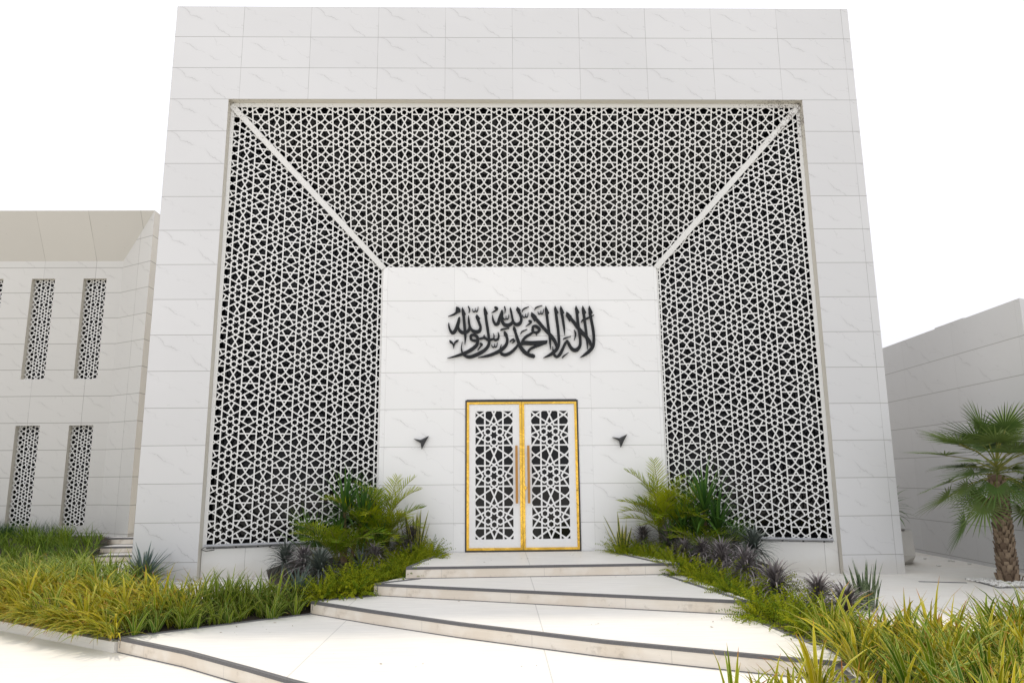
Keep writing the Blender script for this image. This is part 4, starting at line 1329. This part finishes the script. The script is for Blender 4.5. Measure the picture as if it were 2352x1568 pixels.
# fan leaves
def fan_leaf(g, gp_, base, az, el, pet, rad, nseg, tint, span=150, width=0.03, sag=0.25, curl=0.35):
    base = Vector(base)
    d = Vector((math.cos(az) * math.cos(el), math.sin(az) * math.cos(el), math.sin(el)))
    side = Vector((-math.sin(az), math.cos(az), 0))
    sagv = Vector((0, 0, -0.10 * pet))
    mid_ = base + d * pet * 0.5 - sagv * 0.3
    hub = base + d * pet + sagv
    gp_.tube([base, mid_, hub], [0.011, 0.008, 0.006], 5, tint, cap=False)
    d = (d + Vector((0, 0, -0.25))).normalized()
    up = side.cross(d) * -1
    for i in range(nseg):
        th = R(-span + 2 * span * i / (nseg - 1))
        ld = d * math.cos(th) + side * math.sin(th) + up * curl * (1 - math.cos(th)) * 0.5
        wd = -d * math.sin(th) + side * math.cos(th)
        L = rad * (0.78 + 0.22 * math.cos(th)) * random.uniform(0.92, 1.05)
        blade_dir(g, hub, ld, wd, L, width, sag * random.uniform(0.5, 1.5), 5, min(1, max(0, tint + random.uniform(-0.12, 0.12))), fold=0.35, wp=0.22, sharp=1.15)

def fan_plant(loc, leaves, label, seed, mat='fan'):
    r = tag(empty("fan_palm_seedling", loc), label, "palm")
    random.seed(seed)
    g, gs = G(), G()
    for az, el, pet, rad, ti in leaves:
        fan_leaf(g, gs, (0, 0, 0.0), R(az), R(el), pet, rad * 1.1, 17, ti, 105, 0.020, 0.2)
    g.build("leaves", M[mat], r)
    gs.build("stems", M['petiole'], r)
fan_plant((-3.16, 0.02, 0.24), [(165, 68, 0.62, 0.42, 0.85), (120, 75, 0.55, 0.38, 0.5), (200, 50, 0.45, 0.38, 0.5), (60, 65, 0.5, 0.36, 0.4), (280, 60, 0.38, 0.36, 0.4), (240, 62, 0.5, 0.38, 0.6), (185, 78, 0.7, 0.36, 0.7)], "young fan palm leftmost before the left screen", 51)
fan_plant((3.36, 0.02, 0.26), [(20, 62, 0.42, 0.36, 0.6), (60, 72, 0.45, 0.34, 0.5), (330, 45, 0.4, 0.34, 0.7), (280, 60, 0.35, 0.3, 0.3), (120, 68, 0.4, 0.32, 0.3)], "young fan palm rightmost before the right screen", 52)

# potted plant in the pot
r = tag(empty("dracaena", (6.74, 1.50, 0.47)), "dark strappy plant growing in the pale faceted pot", "plant")
random.seed(60)
g = G(); g.tube([(0, 0, -0.02), (0.02, 0, 0.3), (0.0, 0, 0.52)], [0.03, 0.026, 0.022], 8); g.build("trunk", M['wood'], r)
g = G()
for i in range(50):
    f = (i + .5) / 50
    blade(g, (0, 0, 0.40 + 0.16 * f), i * 2.39996, -0.2 + 1.5 * f, random.uniform(0.42, 0.56), 0.042, random.uniform(0.5, 1.3), 5, 0.3)
g.build("crown", M['yucca'], r)

# the fan palm tree
palm = tag(empty("palm_tree", (7.10, -0.98, 0.0)), "fan palm tree with shaggy brown trunk against the shaded wall", "tree")
random.seed(70)
g = G()
TR_H = 1.38
g.tube([(0, 0, -0.1), (0, 0, 0.0), (-0.0, 0, 0.10), (-0.01, 0, 0.5), (0.02, 0, 0.95), (0.03, 0, TR_H)], [0.15, 0.145, 0.115, 0.10, 0.09, 0.088], 16, 0.1)
rows = 23
for i in range(rows):
    f = i / (rows - 1)
    z = 0.0 + f * (TR_H + 0.02)
    rr = 0.115 - 0.027 * f + (0.03 if i == 0 else 0)
    nb = 9
    for k in range(nb):
        a = 2 * math.pi * (k + 0.5 * (i % 2)) / nb + random.uniform(-0.12, 0.12) + i * 0.11
        ra = Vector((math.cos(a), math.sin(a), 0)); sa = Vector((-math.sin(a), math.cos(a), 0))
        w0, w1 = 0.042 * random.uniform(.85, 1.15), 0.028 * random.uniform(.7, 1.2)
        hh = 0.105 * random.uniform(0.8, 1.25)
        c = Vector((0.02 * f, 0, z + random.uniform(-0.012, 0.012)))
        ou = random.uniform(0.012, 0.030)
        b0, b1 = c + ra * (rr - 0.015), c + ra * (rr + ou) + Vector((0, 0, hh))
        th = ra * 0.014
        t = random.random() ** 0.8
        p = [b0 - sa * w0, b0 + sa * w0, b1 + sa * w1, b1 - sa * w1]
        q = [x + th for x in p]
        g.face(q, None, t); g.face([p[3], p[2], q[2], q[3]][::-1], None, t * 0.4)
        g.face([p[0], q[0], q[3], p[3]][::-1], None, t * 0.5); g.face([p[1], q[1], q[2], p[2]], None, t * 0.5); g.face([p[0], p[1], q[1], q[0]], None, t * 0.3)
        if random.random() < 0.30:
            tipb = b1 + ra * 0.01
            g.face([tipb - sa * 0.006, tipb + sa * 0.006, tipb + ra * random.uniform(0.01, 0.03) + Vector((0, 0, random.uniform(0.02, 0.05)))], None, 0.05)
g.build("trunk", M['boots'], palm)
g, gs = G(), G()
nl = 44
for i in range(nl):
    f = i / (nl - 1)
    az = i * 2.39996 + 0.4
    el = -0.62 + 1.85 * f
    pet = random.uniform(0.48, 0.84) * (1.0 if f < 0.8 else 0.8)
    if math.cos(az) > 0.2: pet *= 0.85
    fan_leaf(g, gs, (0.03, 0, TR_H + 0.08 + 0.26 * f), az, el + random.uniform(-0.28, 0.28), pet, random.uniform(0.50, 0.62), 30, random.random(), 135, 0.027, random.uniform(0.25, 0.6))
for p_ in (g, gs):
    for v in p_.v:
        v.x = min(v.x, 0.75)
g.build("crown", M['palm'], palm)
gs.build("petioles", M['petiole'], palm)

# ------------------------------------------------------------------ grass beds
def grass(name, poly, n_clumps, per, L, w, mat, label, seed, lean=None, leanw=0.0, el=(45, 88), droop=(0.4, 1.5), keep=None, z0=0.03, yfn=None):
    random.seed(seed)
    g = G()
    xs = [p[0] for p in poly]; ys = [p[1] for p in poly]
    k = 0; tries = 0
    while k < n_clumps and tries < n_clumps * 60:
        tries += 1
        x, y = random.uniform(min(xs), max(xs)), random.uniform(min(ys), max(ys))
        if not in_poly(x, y, poly) or (keep and not keep(x, y)): continue
        k += 1
        sc = random.uniform(0.58, 1.22)
        ct = random.gauss(0.45, 0.28)
        zb = z0 if yfn is None else yfn(x, y)
        for i in range(per):
            az = random.uniform(0, 6.283)
            if lean is not None and random.random() < leanw: az = lean + random.gauss(0, 0.7)
            rr = random.uniform(0, 0.075)
            blade(g, (x + rr * math.cos(az), y + rr * math.sin(az), zb - 0.01), az, R(random.uniform(*el)), L * sc * random.uniform(0.6, 1.15), w * random.uniform(0.65, 1.2),
                  random.uniform(*droop), 5, 0.35, min(1, max(0, random.gauss(ct, 0.27))), twist=random.uniform(-0.6, 0.6))
    return tag(g.build(name, mat), label, "grass", kind="stuff")
inL = lambda x, y: True
grass("grass", BED_L, 118, 17, 0.49, 0.034, M['gold_grass'], "golden variegated grass filling the front of the left bed", 81, yfn=zbl, lean=R(200), leanw=0.55, keep=lambda x, y: (seg_d(x, y, FRONT_L) < 0.85 and x > -8.5 and x < -4.0), droop=(0.6, 1.7))
grass("grass", BED_L, 82, 16, 0.43, 0.031, M['lime_grass'], "lime variegated grass along the left edge of the steps", 82, yfn=zbl, keep=lambda x, y: x >= -4.4 and seg_d(x, y, FRONT_L) < 0.55)
grass("grass", BED_L, 165, 15, 0.45, 0.028, M['lime_grass'], "green variegated grass band beside the left marble pier", 83, yfn=zbl, lean=R(200), leanw=0.4, keep=lambda x, y: seg_d(x, y, FRONT_L) >= 0.85 and x > -9.5, droop=(0.6, 1.7))
grass("grass", BED_A, 230, 13, 0.46, 0.020, M['green_grass'], "mid green grass bank in front of the slot windows", 84, lean=R(200), leanw=0.4, keep=lambda x, y: x > -13 and y < 4.1, yfn=zba)
grass("grass", [(-9.9, 4.2), (-9.7, 4.75), (-13.5, 4.8), (-13.5, 4.0)], 150, 16, 0.38, 0.006, M['dark_grass'], "fine dark green grass along the beige wall", 85, el=(60, 89), droop=(0.2, 1.0), z0=0.38)
grass("grass", BED_R, 330, 15, 0.49, 0.036, M['lime_grass'], "green variegated grass filling the right foreground bed", 86, lean=R(200), leanw=0.25, keep=lambda x, y: x < 9 and y > -8 and (x > 3.3 or y < -4.9))
grass("grass", [(2.68, -4.9), (2.6, -5.5), (1.35, -6.3), (1.0, -7.6), (3.4, -8.2), (4.9, -6.5), (4.6, -4.6), (3.5, -4.7)], 150, 14, 0.52, 0.037, M['gold_grass'], "golden variegated grass at the near corner of the right bed", 87, yfn=lambda x, y: -0.1 if x < 2.5 else 0.03)

slab("bed_kerb", [(-4.50, -3.34), (-4.44, -3.26), (-6.72, -1.84), (-14, 1.14), (-14, 1.06), (-6.78, -1.92)][::-1], -0.17, -0.3, M['tread'])
OVER = [(-4.50, -3.22), (-4.75, -2.95), (-6.75, -1.72), (-9.0, -0.72), (-9.05, -0.85), (-6.72, -1.90), (-4.5, -3.34)]
grass("grass", OVER, 130, 12, 0.44, 0.028, M['gold_grass'], "golden grass drooping over the front kerb of the left bed", 88, lean=R(245), leanw=0.75, el=(20, 70), droop=(0.9, 1.9), z0=-0.12)

random.seed(95)
g = G()
for k in range(46):
    z_, lo_, hi_ = random.choice([(Z1, (-1.1, -0.9), (1.6, 0.6)), (Z2, (-1.4, -1.3), (2.0, -1.2)), (Z3, (-1.5, -2.3), (2.2, -1.9)), (Z3, (0.5, -4.0), (2.3, -3.5)), (Z4, (-3.6, -3.2), (-2.4, -2.6)), (Z4, (-1.5, -4.6), (0.5, -4.9))])
    x, y = random.uniform(lo_[0], hi_[0]), random.uniform(lo_[1], hi_[1])
    a = random.uniform(0, 6.28); L_ = random.uniform(0.008, 0.024); w_ = L_ * random.uniform(0.25, 0.5)
    d = Vector((math.cos(a), math.sin(a), 0)); n_ = Vector((-d.y, d.x, 0))
    p = Vector((x, y, z_ + 0.004))
    g.face([p - d * L_, p + n_ * w_, p + d * L_ + zz * 0.004, p - n_ * w_ + zz * 0.003], [(0.5, 0), (0.6, 0.5), (0.5, 1), (0.4, 0.5)], random.random())
tag(g.build("fallen_leaves", plain("dry_leaf", (0.20, 0.13, 0.06), 0.8, var=0.4, scale=30)), "tiny dry leaf scraps scattered over the pale treads", "leaves", kind="stuff")

# ------------------------------------------------------------------ pebbles
def pebbles(name, spots, label, seed, size=(0.012, 0.032)):
    random.seed(seed)
    g = G()
    for x, y, z in spots:
        s = random.uniform(*size)
        ax = [s * random.uniform(0.8, 1.4), s * random.uniform(0.8, 1.3), s * random.uniform(0.5, 0.8)]
        rings = []
        ph = random.uniform(0, 6)
        for i, el in enumerate((-60, -10, 40)):
            rings.append([Vector((x + ax[0] * math.cos(R(el)) * math.cos(2 * math.pi * k / 6 + ph), y + ax[1] * math.cos(R(el)) * math.sin(2 * math.pi * k / 6 + ph), z + ax[2] * (0.6 + math.sin(R(el))))) for k in range(6)])
        for i in range(2):
            for k in range(6):
                g.face([rings[i][k], rings[i][(k + 1) % 6], rings[i + 1][(k + 1) % 6], rings[i + 1][k]])
        g.face(rings[2])
    return tag(g.build(name, M['pebble'], smooth=False), label, "pebbles", kind="stuff")
random.seed(91)
sp = []
while len(sp) < 520:
    x, y = random.uniform(-0.50, 0.95), random.uniform(-0.52, 0.30)
    if math.hypot(x, y) > 0.12 and abs(y + 0.11 - 0.12 * x) < 0.40: sp.append((7.10 + x, -0.98 + y, 0.014))
pebbles("pebbles", sp, "white pebbles around the foot of the palm tree", 92)
sp = [(random.uniform(-5.9, -3.9), 0, -0.002) for _ in range(190)]
sp = [(x, (-0.03 if x < -4.98 else 0.12 + 0.268 * (x + 4.98)) - abs(random.gauss(0, 0.05)) - 0.02, z) for x, y, z in sp]
pebbles("pebbles", sp, "white pebbles along the foot of the left marble pier", 93)
sp = [(x, y, 0.002) for x, y in ((5.6, -0.06), (4.4, 0.2), (4.1, 0.22), (4.95, -0.03), (5.05, -0.06), (5.15, -0.05), (7.55, 1.9), (7.78, 1.55), (7.82, 1.5), (7.86, 1.1), (7.2, 0.9), (4.6, 0.05))]
pebbles("pebbles", sp, "a few stray white pebbles on the right pavement", 94, (0.02, 0.04))
g = G()
for a, b in (((6.58, -1.53), (8.1, -1.40)), ((6.58, -1.53), (6.70, -0.62)), ((6.45, -1.02), (5.85, -0.85))):
    g.obox((a[0], a[1], -0.05), (b[0], b[1], -0.05), 0.035, 0.058, (0, 0, 1))
tag(g.build("planter_edging", M['edge']), "dark grey edging framing the pebbles around the palm tree", "edging")
